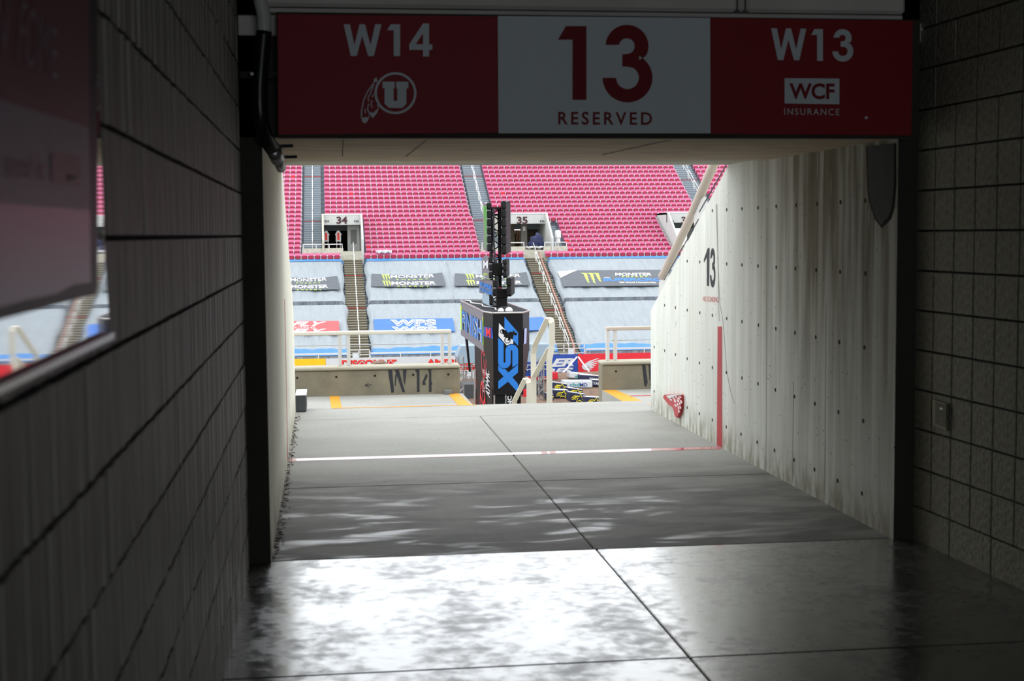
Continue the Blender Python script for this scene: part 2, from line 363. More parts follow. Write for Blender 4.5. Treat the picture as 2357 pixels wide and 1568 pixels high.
# ---- landing beyond the tunnel with stairwell
LZ = -.06
b = MB()
b.box(-3.2, 13.24, -.5, 1.40, 14.72, LZ); b.box(2.88, 13.24, -.5, 6.6, 14.72, LZ); b.box(1.40, 13.24, -.5, 2.88, 13.5, LZ)
landing = b.build('landing', MFC, label='grey concrete cross aisle in front of the low parapets', **S)
def strip(pts, name, m, par, z=LZ+.001, t=.002, lab=None):
    q = MB(); q.slab([V((x, y, z)) for x, y in pts], (0, 0, t)); o = q.build(name, m, par)
    if lab: o['label'] = lab
strip([(1.245, 14.70), (1.355, 14.70), (1.395, 13.3), (1.26, 13.3)], 'edge_stripe', MYLINE, landing, lab='yellow nosing stripe left of the stair opening')
strip([(2.885, 14.70), (3.02, 14.70), (3.10, 13.3), (2.885, 13.3)], 'edge_stripe', MYLINE, landing, lab='yellow nosing stripe right of the stair opening')
strip([(.02, 14.70), (.12, 14.70), (.14, 13.3), (.04, 13.3)], 'edge_stripe', MYLINE, landing, lab='short yellow stripe across the left side of the landing')
strip([(.04, 13.17), (1.38, 13.17), (1.38, 13.205), (.04, 13.205)], 'edge_stripe', MYLINE, landing, z=0, lab='thin yellow line along the step edge')
strip([(3.05, 14.10), (6.2, 14.10), (6.2, 14.15), (3.05, 14.15)], 'painted_line', MRLINE, landing, lab='thin red line on the right side of the landing')
# near stand going down to the field (under the sight line) with centre steps
near = MB(); st = MB()
for k in range(20):
    y0 = 14.9+.8*k; z = -.55-.34*k
    near.box(-24, y0, -9, 1.38, y0+.8, z); near.box(2.90, y0, -9, 26, y0+.8, z)
near.build('seating_terrace', MCON, **S)
fs = thing('stair_flight', 'concrete stair dropping from the landing between the two low parapets', 'stairs', (2.13, 13.5, LZ))
for k in range(12):
    q = MB(); q.bbox(1.405, 13.502+.4*k, LZ-.18*(k+1)-.5, 2.875, 13.9+.4*k, LZ-.18*(k+1), .008); q.build('step', MCON, fs)
# side terraces above the tunnel (the stand the tunnel cuts through)
ter = MB()
for k in range(9):
    z = 1.05+.42*k; y1 = 12.3-.8*k
    ter.box(-14, 4, z-.42 if k else -.4, XLc-.22, y1, z); ter.box(XRc+.22+.0, 4, z-.42 if k else -.4, 16, y1, z)
ter.build('upper_terrace', MCON, **S)
cap = MB()
for k in range(9):
    cap.box(XLc-.22, 3.0-.8*k, 3.5+.42*k, XRc+.22, 9.0-.8*k, 3.5+.42*k+.42)
cap.build('terrace_over_tunnel', MCON, **S)
# ---------------------------------------------------------------- side walls (open part)
def side_wall(x0, x1, ytop, yend, mt):
    prof = [(YO, -.4), (YO, 3.0), (8.2, 3.0), (ytop, 2.09), (yend, .90), (yend, -.4)]
    q = MB(); q.slab([V((x0, y, z)) for y, z in prof], (x1-x0, 0, 0)); return q
wl = side_wall(XLc-.22, XLc, 10.25, 12.95, None).build('wall_left', MWALL2, **S)
wr = side_wall(XRc, XRc+.22, 10.03, 12.52, None).build('wall_right', MWALL, **S)
PR = onp((XRc, 0, 0), (-1, 0, 0))
# tie holes: shallow dished plugs in the formwork grid of the right wall
holes = []
for row, (xa, ya, xb, yb, n, xs) in enumerate((
    (1640, 485, 1992, 462, 8, (1640, 1673, 1708, 1745, 1787, 1833, 1881, 1935, 1992)),
    (1582, 601, 1992, 630, 9, (1582, 1611, 1673, 1708, 1745, 1787, 1831, 1879, 1934, 1992)),
    (1530, 703, 1990, 800, 9, (1530, 1555, 1582, 1611, 1640, 1673, 1708, 1746, 1786, 1830, 1878, 1932, 1990)),
    (1506, 799, 1987, 969, 9, (1506, 1530, 1555, 1582, 1610, 1640, 1672, 1708, 1745, 1785, 1829, 1876, 1930, 1987)),
    (1506, 901, 1672, 983, 9, (1506, 1530, 1582, 1610, 1640, 1672, 1706)))):
    for x in xs: holes.append((x, ya+(yb-ya)*(x-xa)/(xb-xa)))
holes += [(1743, 1018), (1783, 1037), (1828, 1059), (1875, 1081), (1928, 1107), (1984, 1136)]
hb = MB()
for k in range(10):
    a0 = 2*math.pi*k/10; a1 = 2*math.pi*(k+1)/10; R0, R1 = .013, .0105
    P = lambda a, r, d: (-d, r*math.cos(a), r*math.sin(a))
    hb.quadface([P(a0, R0, 0), P(a1, R0, 0), P(a1, R0, .0022), P(a0, R0, .0022)]); hb.quadface([P(a0, R0, .0022), P(a1, R0, .0022), P(a1, R1, .0022), P(a0, R1, .0022)])
    hb.quadface([P(a0, R1, .0022), P(a1, R1, .0022), P(a1, .001, .0004), P(a0, .001, .0004)])
hme = hb.mesh('tie_hole', MHOLE)
for x, y in holes: link('tie_hole', hme, wr, loc=PR(x, y))
decal([[(1629, 571), (1633, 571), (1632, 659), (1627, 658), (1627, 592), (1620, 605), (1620, 597)], three_poly(1634, 1646.5, 571, 662)], PR, MSTEN, wr, .0015, 'stencil', label='black stencilled 13')
lettering('NO STANDING', ((1618, 682), (1653, 684), (1653, 697), (1618, 694)), PR, MSTENR, wr, .0015, 'stencil', label='faded red stencilled NO STANDING')
decal([[(1652, 752), (1662, 752), (1662, 1031), (1650, 1028)]], PR, MRLINE, wr, .001, 'painted_stripe', .001, label='red vertical stripe on the right wall')
# vertical form joints
for (xa, ya, xb, yb) in ((1765, 480, 1763, 1085), (1901, 700, 1898, 1140), (1650, 470, 1655, 740), (1826, 880, 1824, 1112)):
    decal(stroke([(xa, ya), (xb, yb)], 1.1), PR, mat('hairline_joint', (150, 148, 138), .95), wr, .001, 'form_joint')
cr = [(1648, 470), (1651, 560), (1654, 640), (1657, 700), (1664, 740), (1668, 790), (1672, 850), (1681, 900), (1690, 930)]
decal(stroke(cr, .9), PR, MATS['hairline_joint'], wr, .001, 'crack')
# grey mortar patch near the top corner
decal([[(1995, 338), (2062, 330), (2062, 430), (2058, 478), (2050, 505), (2030, 524), (2015, 505), (2002, 465), (1998, 440)]], PR, mat('patch_edge', (30, 29, 27), .95), wr, .001, 'mortar_patch', .004)
decal([[(1999, 338), (2059, 331), (2059, 430), (2055, 475), (2046, 500), (2029, 518), (2018, 500), (2006, 463), (2001, 440)]], PR, MPATCH, wr, .006, 'mortar_patch', .004, label='grey mortar patch tapering to a point')
b = MB(); b.box(XLc, 10.13, 0, XLc+.0015, 10.22, 1.15); b.build('painted_stripe', MRLINE, wl, label='red vertical stripe on the left wall')
# small red and white shield-like fitting low on the right wall
k = 120/1882.
def fx(pts): return [(1500+x*k, 880+y*k) for x, y in pts]
fit = thing('wall_fitting', 'small red and white scale-patterned bracket low on the right wall', 'bracket', PR(1555, 930))
oc = fx([(530, 560), (560, 455), (1110, 410), (1160, 470), (1170, 700), (1150, 960), (1100, 1150), (1030, 1280), (960, 1230), (900, 950), (840, 870), (740, 820)])
decal([oc], PR, mat('crimson_enamel', (178, 36, 46), .4), fit, .0, 'body', .03)
decal([fx([(545, 480), (1105, 408), (1110, 455), (900, 480), (640, 600)])], PR, MPRW, fit, .031, 'lit_top_edge', .006)  # pale strip imitates light on the top edge by its colour
sc = []
for (x, y, w_, h_) in ((700, 630, 90, 80), (790, 570, 80, 90), (880, 520, 80, 80), (850, 690, 90, 90), (840, 620, 60, 70), (960, 670, 90, 100), (980, 590, 90, 80), (1070, 710, 60, 130), (950, 800, 60, 100), (1020, 770, 50, 90), (870, 840, 90, 90), (1040, 910, 50, 110), (980, 930, 50, 120), (990, 1050, 50, 110), (1040, 540, 90, 50)):
    sc.append(fx([(x-w_/2, y-h_/2), (x+w_/4, y-h_/3), (x+w_/2, y+h_/3), (x, y+h_/2), (x-w_/3, y)]))
decal(sc, PR, mat('pale_scale', (232, 214, 218), .5), fit, .031, 'scale', .003)
# ---------------------------------------------------------------- header, soffit, beam
b = MB(); b.box(XLc-.25, 7.03, 2.07, XRc+.25, 9.18, 3.5)
sof = b.build('soffit', MSOFF, label='brownish concrete soffit just past the sign', **S)
decal(stroke([(790, 321), (788, 360)], 2), onp((0, 0, 2.07), (0, 0, -1)), MHOLE, sof, .002, 'form_joint')
decal(stroke([(982, 322), (935, 360)], 1.5), onp((0, 0, 2.07), (0, 0, -1)), MHOLE, sof, .002, 'form_joint')
decal(stroke([(1545, 322), (1385, 357)], 1.2), onp((0, 0, 2.07), (0, 0, -1)), MSTEN, sof, .002, 'form_joint')
b = MB(); b.box(XLc-.25, 9.24, 2.085, XRc+.25, 10.1, 2.6); b.box(XLc-.25, 9.18, 2.16, XRc+.25, 9.24, 2.6)
b.build('soffit', MCON, label='paler concrete nose of the soffit beyond the dark joint', **S)
b = MB(); b.box(XL-.4, YO, 2.07, 3.45, 7.03, 3.5); hd = b.build('header_wall', MSHADEC, **S)
b = MB(); b.bbox(XL, 6.955, 2.55, 3.02, 6.97, 2.645, .004); b.build('bearing_band', MCEIL, hd)
b = MB()
for x0, x1 in ((-.27, 2.005), (2.013, 2.045), (2.053, 2.86)): b.bbox(x0, 6.80, 2.665, x1, 6.968, 3.3, .015)
b.bbox(-.25, 6.86, 2.645, 2.87, 6.968, 2.667, .004)
b.build('beam', MCEIL, **S)
b = MB(); b.box(-1.1, -9, 3.0, 4.6, 6.96, 3.25); b.build('ceiling', MCEIL, **S)
b = MB(); b.box(-1.1, -9.2, -.1, 4.6, -9, 3.1); b.build('wall_back', MMORT, **S)
# returns between block walls and concrete walls, their shade put into the colour
for x0, x1 in ((XL-.35, XLc-.001), (XRc+.001, 3.45)):
    b = MB(); b.box(x0, YO-.004, -.1, x1, 7.0, 2.07); b.build('trim_1' if x0 < 0 else 'trim_2', MSHADEC, **S)
# ---------------------------------------------------------------- block walls: one object per block (16 x 8 inch, scored in the middle)
CH = .2032; Z0 = -.028
b = MB(); b.box(XL-.3, -9, -.1, XL-.022, YO, 3.1); wbl = b.build('wall_left', MMORT, label='left tunnel wall of ribbed concrete blocks', **S)
b = MB(); b.slab([V((xr(-9)+.022, -9, -.1)), V((xr(YO)+.022, YO, -.1)), V((xr(YO)+.4, YO, -.1)), V((xr(-9)+.4, -9, -.1))], (0, 0, 3.2)); wbr = b.build('wall_right', MMORT, label='right tunnel wall of square scored concrete blocks', **S)
def block_mesh(L, H, halves, ribs):
    q = MB(); g = .005; d = .03
    cells = 2 if halves else 1
    for c in range(cells):
        y0 = -L/2+c*L/cells+g; y1 = -L/2+(c+1)*L/cells-g
        if ribs:
            n = 4; yy = y0; wdt = (y1-y0)/n
            for r in range(n):
                q.box(-d, y0+r*wdt+.002, -H/2+.006, random.uniform(-.0035, .001), y0+(r+1)*wdt-.002, H/2-.006)
        else: q.bbox(-d, y0, -H/2+.005, 0, y1, H/2-.005, .003)
    q.box(-d-.004, -L/2+g, -H/2+.006, -.007, L/2-g, H/2-.006)
    return q
ml = [block_mesh(.4064, CH, True, True).mesh('block', MBLKL) for _ in range(4)]
mr = block_mesh(.4064, CH, True, False).mesh('block', MBLK); mr2 = block_mesh(.4064, CH, False, False).mesh('block', MBLK)
mlh = block_mesh(.2032, CH, False, True).mesh('block', MBLKL); mrh = block_mesh(.2032, CH, False, False).mesh('block', MBLK)
for r in range(15):
    zc = Z0+CH*(r+.5)
    if r % 2: link('block', mlh, wbl, loc=(XL, YO-.1016, zc)); o = link('block', mrh, wbr, loc=(xr(YO-.0886), YO-.0886, zc)); o.rotation_euler = (0, 0, math.pi+math.atan(.042))
    for c in range(15):
        yc = YO-.2032-.4064*c - (.2032 if r % 2 else 0)
        if yc < .9: continue
        o = link('block', random.choice(ml), wbl, loc=(XL+random.uniform(-.002, .001), yc, zc))
    for c in range(10):
        yc = YO-.19-.4064*c - (.2032 if r % 2 else 0)
        m_ = mr2 if r == 0 or r in (11, 13) else mr
        o = link('block', m_, wbr, loc=(xr(yc)+random.uniform(-.001, .002), yc, zc)); o.rotation_euler = (0, 0, math.pi+math.atan(.042))
# outlet cover
PW = onp((xr(7), 7, 0), (-1, -.042, 0))
oc_ = thing('outlet_cover', 'bronze-coloured outlet cover plate on the right block wall', 'outlet', PW(2167, 958))
decal([[(2151, 919), (2183, 929), (2183, 992), (2151, 979)]], PW, MBRASS, oc_, .004, 'frame', .012)
decal([[(2154, 925), (2179, 933), (2179, 985), (2154, 975)]], PW, mat('outlet_mesh', (84, 80, 50), .6, metal=.2, noise=.5, nscale=120), oc_, .0165, 'plate', .003)
decal([[(2164, 938), (2170, 940), (2170, 944), (2164, 942)]], PW, MSTEEL, oc_, .020, 'latch', .002)
decal([[(2165, 964), (2169, 960), (2171, 966), (2169, 970)]], PW, MBLACK, oc_, .020, 'keyhole', .001)
# ---------------------------------------------------------------- overhead sign
YS = 6.78
PS = onp((0, YS, 0), (0, -1, 0))
sg = thing('tunnel_sign', 'wide red and white overhead sign reading W14, 13 RESERVED and W13', 'sign', (1.37, YS, 2.07))
b = MB(); b.bbox(-.205, YS+.002, 2.055, 2.93, YS+.06, 2.635, .004); b.build('backing_panel', MSHADEC, sg)
decal([[(639, 33), (1145, 38), (1147, 306), (641, 310)]], PS, MRED, sg, .0, 'panel', .004, label='red panel reading W14')
decal([[(1145.5, 37), (1634, 41.5), (1635, 307), (1147.5, 307)]], PS, MSWH, sg, .0, 'panel', .004, label='grey-white panel reading 13 RESERVED')
decal([[(1634.5, 41.5), (2100, 48), (2097, 312), (1635.5, 308)]], PS, MRED, sg, .0, 'panel', .004, label='red panel reading W13')
def W_poly(x0, x1, y0, y1, dy=0):
    w = x1-x0; P = [(0, 0), (.165, 0), (.285, .66), (.42, 0), (.565, 0), (.71, .66), (.835, 0), (1, 0), (.80, 1), (.65, 1), (.49, .36), (.345, 1), (.19, 1)]
    return [(x0+u*w, y0+v*(y1-y0)+dy*u) for u, v in P]
def one_poly(x0, x1, y0, y1): 
    w = x1-x0; return [(x0+u*w, y0+v*(y1-y0)) for u, v in ((.28, 0), (1, 0), (1, 1), (.51, 1), (.51, .185), (0, .185))]
def four_polys(x0, x1, y0, y1):
    w = x1-x0; h = y1-y0; f = lambda P: [(x0+u*w, y0+v*h) for u, v in P]
    return [f([(.60, 0), (.86, 0), (.86, .63), (.60, .63)]), f([(.60, 0), (.60, .29), (.28, .63), (0, .63)]), f([(0, .63), (1, .63), (1, .80), (0, .80)]), f([(.60, .80), (.86, .80), (.86, 1), (.60, 1)])]
decal([W_poly(791, 878, 56, 129)], PS, MSWH2, sg, .0055, 'lettering'); decal([one_poly(891, 921, 56, 129)], PS, MSWH2, sg, .0055, 'lettering')
decal(four_polys(942, 995, 54, 130), PS, MSWH2, sg, .0055, 'lettering')
decal([W_poly(1775, 1856, 65, 138, 1)], PS, MSWH2, sg, .0055, 'lettering'); decal([one_poly(1867, 1894, 67, 140)], PS, MSWH2, sg, .0055, 'lettering')
decal([three_poly(1916, 1964, 67, 142)], PS, MSWH2, sg, .0055, 'lettering')
decal([one_poly(1284, 1350, 60, 230)], PS, MSRED2, sg, .0055, 'lettering'); decal([three_poly(1387, 1502, 57, 236)], PS, MSRED2, sg, .0055, 'lettering')
lettering('RESERVED', rect(1285, 257, 1501, 287, 1), PS, MSRED2, sg, .0055, bold=.02, spacing=1.35)
decal([[(1806, 180), (1932, 181), (1932, 240), (1806, 238)]], PS, MSWH2, sg, .0055, 'emblem', label='white box reading WCF')
lettering('WCF', rect(1817, 191, 1921, 228, 1), PS, MSRED2, sg, .0075, bold=.03)
lettering('INSURANCE', rect(1805, 249, 1932, 264, 1.5), PS, MSWH2, sg, .0055, spacing=1.25, bold=-.004)
ringp = lambda cx, cy, r, w: stroke(arc(cx, cy, r, 0, 360, 40), w)
k = 640/2357.
def lg(pp): return [[(520+x*k, y*k) for x, y in p] for p in pp]
U = [(1328, 692), (1430, 692), (1430, 748), (1421, 748), (1421, 855), (1453, 855), (1453, 748), (1443, 748), (1443, 692), (1546, 692), (1546, 748), (1530, 748), (1530, 880), (1495, 915), (1385, 915), (1345, 880), (1345, 748), (1328, 748)]
decal(lg(ringp(1437, 790, 168, 20)), PS, MSWH2, sg, .0055, 'emblem'); decal(lg([U]), PS, MSWH2, sg, .0055, 'emblem', label='block letter U inside a ring')
fea = stroke([(1250, 710), (1205, 770), (1168, 850), (1150, 940), (1148, 1000)], 9) + stroke([(1283, 870), (1292, 915)], 8) + stroke([(1255, 712), (1225, 790), (1205, 830), (1212, 860)], 8) + stroke([(1210, 880), (1200, 925), (1222, 975)], 8) + stroke([(1250, 795), (1240, 825)], 8) + stroke([(1240, 850), (1228, 885), (1243, 915)], 8) + stroke([(1178, 925), (1182, 960)], 8)
fea += [[(1146, 975), (1165, 1000), (1185, 990), (1200, 1000), (1220, 970), (1205, 1020), (1180, 1048), (1155, 1030)], [(1222, 950), (1250, 958), (1270, 935), (1297, 915), (1280, 960), (1245, 1003), (1225, 975)], [(1243, 705), (1285, 690), (1275, 652), (1262, 672), (1250, 668), (1256, 688)]]
decal(lg(fea), PS, MSWH2, sg, .0055, 'emblem', label='pair of feathers beside the ring')
decal([arc(1994, 271, 3.5, 0, 330, 9)], PS, MSWH2, sg, .0055, 'screw')
# ---------------------------------------------------------------- pipe at upper left
pp = thing('drain_pipe', 'pipe at the left of the sign, white above, black sleeve, bright steel end', 'pipe', aY(612, 150, 6.72))
def curve(pts, n=6):
    out = []
    P = [V(p) for p in pts]; P = [P[0]*2-P[1]]+P+[P[-1]*2-P[-2]]
    for i in range(1, len(P)-2):
        for j in range(n):
            t = j/n; a, b_, c, d = P[i-1:i+3]
            out.append(.5*((2*b_)+(c-a)*t+(2*a-5*b_+4*c-d)*t*t+(3*b_-a-3*c+d)*t**3))
    out.append(P[-2]); return out
b = MB(); b.tube(curve([aY(572, -60, 6.72), aY(595, -10, 6.72), aY(607, 35, 6.72), aY(608, 76, 6.72)]), .032, 14); b.build('white_pipe', MWHITE, pp, True)
b = MB(); b.tube(curve([aY(608, 72, 6.72), aY(603, 130, 6.72), aY(598, 200, 6.72), aY(600, 270, 6.73), aY(613, 320, 6.8), aY(634, 350, 6.9)]), .036, 14); b.build('black_sleeve', MBLACK, pp, True)
b = MB(); b.tube([aY(628, 343, 6.86), aY(640, 368, 6.92)], .034, 14); b.tube([aY(637, 360, 6.9), aY(643, 376, 6.96), aY(648, 388, 7.0)], [.027, .026, .024], 14); b.build('steel_end', MSTEEL, pp, True)
b = MB(); b.bar(aY(552, 173, 6.76), aY(634, 173, 6.76), .02, .03); b.bar(aY(576, 170, 6.73), aY(640, 170, 6.73), .01, .012); b.build('clamp', MBLK2, pp)
b = MB(); b.tube([aY(572, 172, 6.74), aY(580, 170, 6.66)], .008, 8); b.build('bolt', MSTEEL, pp)
for i, (xa, xb, y) in enumerate(((640, 675, 337), (648, 684, 362))):
    b = MB(); b.bar(aY(xa, y, 7.1+.9*i), aY(xb, y-1, 7.1+.9*i), .02, .016); b.build('soffit_rod', MBLK2, label=('short black rod under the soffit beside the pipe elbow', 'short black rod under the soffit just above the pipe end')[i], category='rod')
# ---------------------------------------------------------------- display board on the left wall
PB = onp((XL+.02, 0, 0), (1, 0, 0))
db = thing('display_board', 'polished steel display board with a red poster on the left wall', 'board', PB(120, 500))
decal([[(-60, 912), (243, 770), (246, 740), (236, 600), (215, 0), (213, -60), (-60, -60)]], PB, MMIRR, db, .0, 'mirror_plate', .004)
decal([[(-60, 905), (238, 768), (247, 765), (247, 780), (-60, 925)]], PB, MSTEEL, db, .004, 'bottom_channel', .012)
decal([[(-60, 750), (215, 677), (219, 660), (219, -60), (-60, -60)]], PB, MBLK2, db, .010, 'poster_frame', .004)
decal([[(-60, 210), (205, 293), (204, -60), (-60, -60)]], PB, MPOSTR, db, .0145, 'poster', label='dark red head of the poster')
decal([[(-60, 210), (205, 293), (207, 485), (-60, 462)]], PB, MPOSTG, db, .0145, 'poster', label='grey middle band of the poster')
decal([[(-60, 462), (207, 485), (209, 650), (170, 655), (130, 676), (60, 690), (20, 702), (-60, 720)]], PB, MPOSTP, db, .0145, 'poster', label='mauve lower part of the poster')
lettering('FOME', ((52, 0), (130, 70), (134, 185), (40, 140)), PB, mat('poster_lettering', (170, 150, 160), .5), db, .016, bold=-.01)
lettering('W', ((-30, -10), (22, 0), (24, 130), (-30, 110)), PB, MATS['poster_lettering'], db, .016, bold=-.01)
lettering("t send it", ((-10, 330), (105, 360), (105, 415), (-10, 405)), PB, mat('poster_pink_print', (150, 90, 104), .5), db, .016)
decal([[(118, 350), (186, 362), (186, 428), (120, 420)]], PB, MATS['poster_pink_print'], db, .016, 'print')
decal([arc(168, 409, 10, 0, 330, 10, 6)], PB, MPRBLK, db, .018, 'scuff')
# ---------------------------------------------------------------- parapets, rails, small items on the landing
def parapet(x0, x1, lab, tx, side):
    o = thing('parapet', lab, 'parapet', ((x0+x1)/2, 14.8, LZ))
    q = MB(); q.bbox(x0, 14.72, -1.2, x1, 14.92, .205, .012); q.build('wall_body', MPARA, o)
    q = MB(); q.bbox(x0-.004, 14.70, .206, x1+.004, 14.94, .245, .012); q.build('coping', MCOP, o)
    return o
pa1 = parapet(-3.1, 1.375, 'low concrete parapet left of the stair opening, stencilled W 14', 0, 0)
pa2 = parapet(2.88, 6.5, 'low concrete parapet right of the stair opening', 0, 0)
PP = onp((0, 14.718, 0), (0, -1, 0))
k = 460/2357.
def pk(pp): return [[(650+x*k, 800+y*k) for x, y in p] for p in pp]
bl = lambda *p: list(p)
decal(pk([[(1245, 262), (1292, 260), (1318, 530), (1285, 535)], [(1325, 262), (1372, 260), (1445, 525), (1418, 530)], [(1330, 330), (1350, 300), (1335, 455), (1325, 450)], [(1420, 260), (1465, 258), (1455, 340), (1445, 450), (1430, 400)],
    [(1565, 270), (1590, 256), (1616, 262), (1618, 525), (1588, 525), (1585, 300)], [(1715, 262), (1755, 255), (1757, 400), (1772, 435), (1757, 440), (1760, 520), (1728, 525), (1730, 300)], [(1705, 310), (1712, 340), (1680, 410), (1692, 430), (1680, 447), (1650, 440), (1655, 400), (1690, 320)]]), PP, MSTEN, pa1, .001, 'stencil', label='black hand-stencilled W 14')
decal(pk(stroke([(975, 446), (1055, 443)], 8)+stroke([(1020, 470), (975, 446), (1015, 425)], 8)), PP, MSTEN, pa1, .001, 'stencil', label='small black arrow pointing left')
decal([[(1478, 838), (1485, 838), (1491, 880), (1487, 891), (1483, 887)], [(1493, 838), (1497, 838), (1499, 876), (1495, 876)], [(1503, 838), (1512, 838), (1500, 891), (1496, 888)], [(1522, 842), (1528, 838), (1529, 890), (1524, 890)]], PP, MSTEN, pa2, .001, 'stencil', label='black stencilled lettering partly hidden by the side wall')
for x, y in ((684, 870), (774, 868), (863, 865), (951, 863), (1032, 862)): decal([arc(x, y, 2.6, 0, 330, 10)], PP, MHOLE, pa1, .001, 'tie_hole', .001)
decal([arc(1418, 855, 2.4, 0, 330, 10)], PP, MHOLE, pa2, .001, 'tie_hole', .001)
def guard(x0, x1, posts, lab, flip):
    o = thing('guard_rail', lab, 'railing', ((x0+x1)/2, 14.82, .245))
    q = MB(); q.bbox(x0, 14.79, .565, x1, 14.85, .605, .008); q.build('top_rail', MCREAM if not flip else MROSE, o)
    for x in posts:
        q = MB(); q.bbox(x-.018, 14.80, .245, x+.018, 14.84, .57, .004); q.build('post', MWHITE, o)
    q = MB(); q.tube([(x0+.05, 14.82, .46), (x1, 14.82, .46)], .005, 6); q.build('lower_wire', MSTEEL, o)
guard(-3.0, 1.295, (-1.5, .135, .225, 1.20, 1.278), 'cream steel guard rail on the left parapet', False)
guard(2.945, 6.4, (2.962, 3.045, 4.4, 5.6), 'cream steel guard rail on the right parapet', True)
b = MB(); b.bbox(XLc, 12.96, -.0, XLc+.098, 13.42, .15, .008); cb_ = b.build('curb_block', mat('curb_dark', (74, 78, 82), .8, noise=.2, nscale=12), label='small grey block at the end of the left side wall', category='block')
b = MB(); b.bbox(XLc, 12.955, .15, XLc+.1, 13.425, .158, .003); b.build('white_top', MPRW, cb_)  # top of the block is white, its faces dark grey
b = MB(); b.bbox(1.205, 14.62, LZ, 1.282, 14.70, LZ+.045, .004); b.build('junction_box', MCURB, label='tiny grey box at the foot of the left parapet by the stair', category='box')
# stair hand rails: flat bar loops
def loop(Y, z, lab):
    o = thing('stair_handrail', lab, 'handrail', (2.17, Y, z-.9), 'flat-bar hand rails down the near stair')
    X = 2.185; t = .012
    def flat(pts, nm):
        q = MB()
        for a, c in zip(pts, pts[1:]): q.bar(a, c, .058, t, up=(0, 1, .3) if abs(a[2]-c[2]) > abs(a[1]-c[1])*1.5 else (0, 0, 1))
        q.build(nm, MCREAM, o)
    zt = z
    flat([(X+.02, Y, zt-.95), (X+.02, Y, zt-.42), (X+.05, Y+.01, zt-.28), (X+.05, Y, zt-.05), (X+.04, Y+.02, zt-.01), (X+.02, Y+.07, zt)], 'post')
    flat([(X+.02, Y+.07, zt), (X-.01, Y+.78, zt-.33)], 'top_bar')
    flat([(X-.01, Y+.78, zt-.33), (X-.02, Y+.82, zt-.42), (X-.02, Y+.82, zt-1.35)], 'post')
    flat([(X+.03, Y+.03, zt-.30), (X-.02, Y+.80, zt-.67)], 'middle_bar')
loop(14.0, .755, 'nearer and taller cream flat-bar handrail in the stair opening'); loop(15.65, -.02, 'cream flat-bar handrail loop lower down the stair, left of the tall one')
# sloping pipe rail on the right side wall
rl = thing('pipe_railing', 'cream pipe rail sloping down along the top of the right side wall', 'railing', (2.95, 11.5, 1.2))
XP = 3.0
b = MB(); b.tube([aX(1690, 300, XP), aX(1642, 380, XP), aX(1590, 500, XP), aX(1529, 628, XP), aX(1524, 636, XP)], .037, 14); b.build('pipe', MROSE, rl, True)
for bp_ in (((1609, 460), (1622, 453), (1628, 475), (1614, 508), (1598, 545), (1597, 488)), ((1527, 620), (1537, 613), (1538, 645), (1520, 685), (1515, 690), (1517, 650))):
    b = MB(); b.slab([aX(x, y, XP) for x, y in bp_], (.012, 0, 0)); b.build('bracket', MWHITE, rl)
b = MB(); b.tube([aX(1700, 330, XP), aX(1610, 488, XP)], .006, 6); b.tube([aX(1608, 505, XP), aX(1529, 644, XP)], .006, 6); b.build('wire', MDGREY, rl)
# leaf litter at the foot of the left wall
b = MB()
for i in range(260):
    y = random.uniform(7.05, 12.6); x = XLc+abs(random.gauss(0, .02))+.005; s_ = random.uniform(.006, .02); a = random.uniform(0, 6.28); z = random.uniform(.001, .008)
    b.quadface([(x+s_*math.cos(a), y+s_*math.sin(a), z), (x-s_*.5*math.sin(a), y+s_*.5*math.cos(a), z+.006), (x-s_*math.cos(a), y-s_*math.sin(a), z+.002), (x+s_*.4*math.sin(a), y-s_*.4*math.cos(a), z)])
b.build('leaf_litter', MLEAF, label='dry leaf litter along the foot of the left side wall', category='leaves', kind='stuff')
# ================================================================ FAR STAND
def rowz(k):
    return -.57+sum(.33+.0035*i for i in range(k)) if k >= 0 else -.57+.30*k
def rowy(k): return 106.3+.76*k
UP = [(-1.60, -.23), (11.80, 13.38), (30.35, 31.95)]          # upper aisles
LOW = [(1.38, 2.75), (15.08, 16.45), (28.6, 30.0)]            # lower aisles
POR = [(-.15, 2.82, 9), (13.40, 17.25, 9), (26.75, 30.3, 9)]  # portals (x0, x1, first row above the roof)
PZ = .35
def spans(k):
    """seat / terrace spans of a row"""
    cut = []
    if k < 1: cut = list(LOW) if k < 0 else list(LOW)
    else:
        cut = list(UP) if k > 2 else [(-1.65, -.1), (11.8, 13.5), (30.2, 31.95)]
        for i, (a, c, kk) in enumerate(POR):
            if k < kk: cut.append((a-.08, c+.08))
        if k <= 2: cut += [(-1.65, 2.85), (11.8, 18.3), (26.7, 31.95)]
        elif k < 8: cut.append((17.2, 18.25))
    cut.sort(); x = -26.; sp = []
    for a, c in cut:
        if a > x: sp.append((x, a))
        x = max(x, c)
    if x < 46: sp.append((x, 46.))
    return sp
t_ = MB()
for k in range(-20, 42):
    y0, z = rowy(k), rowz(k)
    if k < 1: S_ = [(-60, 80)]
    else:
        S_ = [(-60, -.2), (2.85, 13.4), (17.25, 26.7), (30.3, 80)] if k < 9 else [(-60, 80)]
    for a, c in S_: t_.box(a, y0, z-.6, c, y0+.78, z)
t_.build('far_stand_terrace', MGREY, **S)
b = MB(); b.box(-60, 138, 4, 80, 139, rowz(41)); b.build('far_stand_wall', MCON, **S)
b = MB(); b.box(-60, 117.5, -1.5, 80, 130, .2); b.build('concourse_floor', MCON, **S)
b = MB(); b.box(-60, 90.9, -9, 80, 91.1, rowz(-20)-.2); b.build('far_front_wall', MCON, **S)
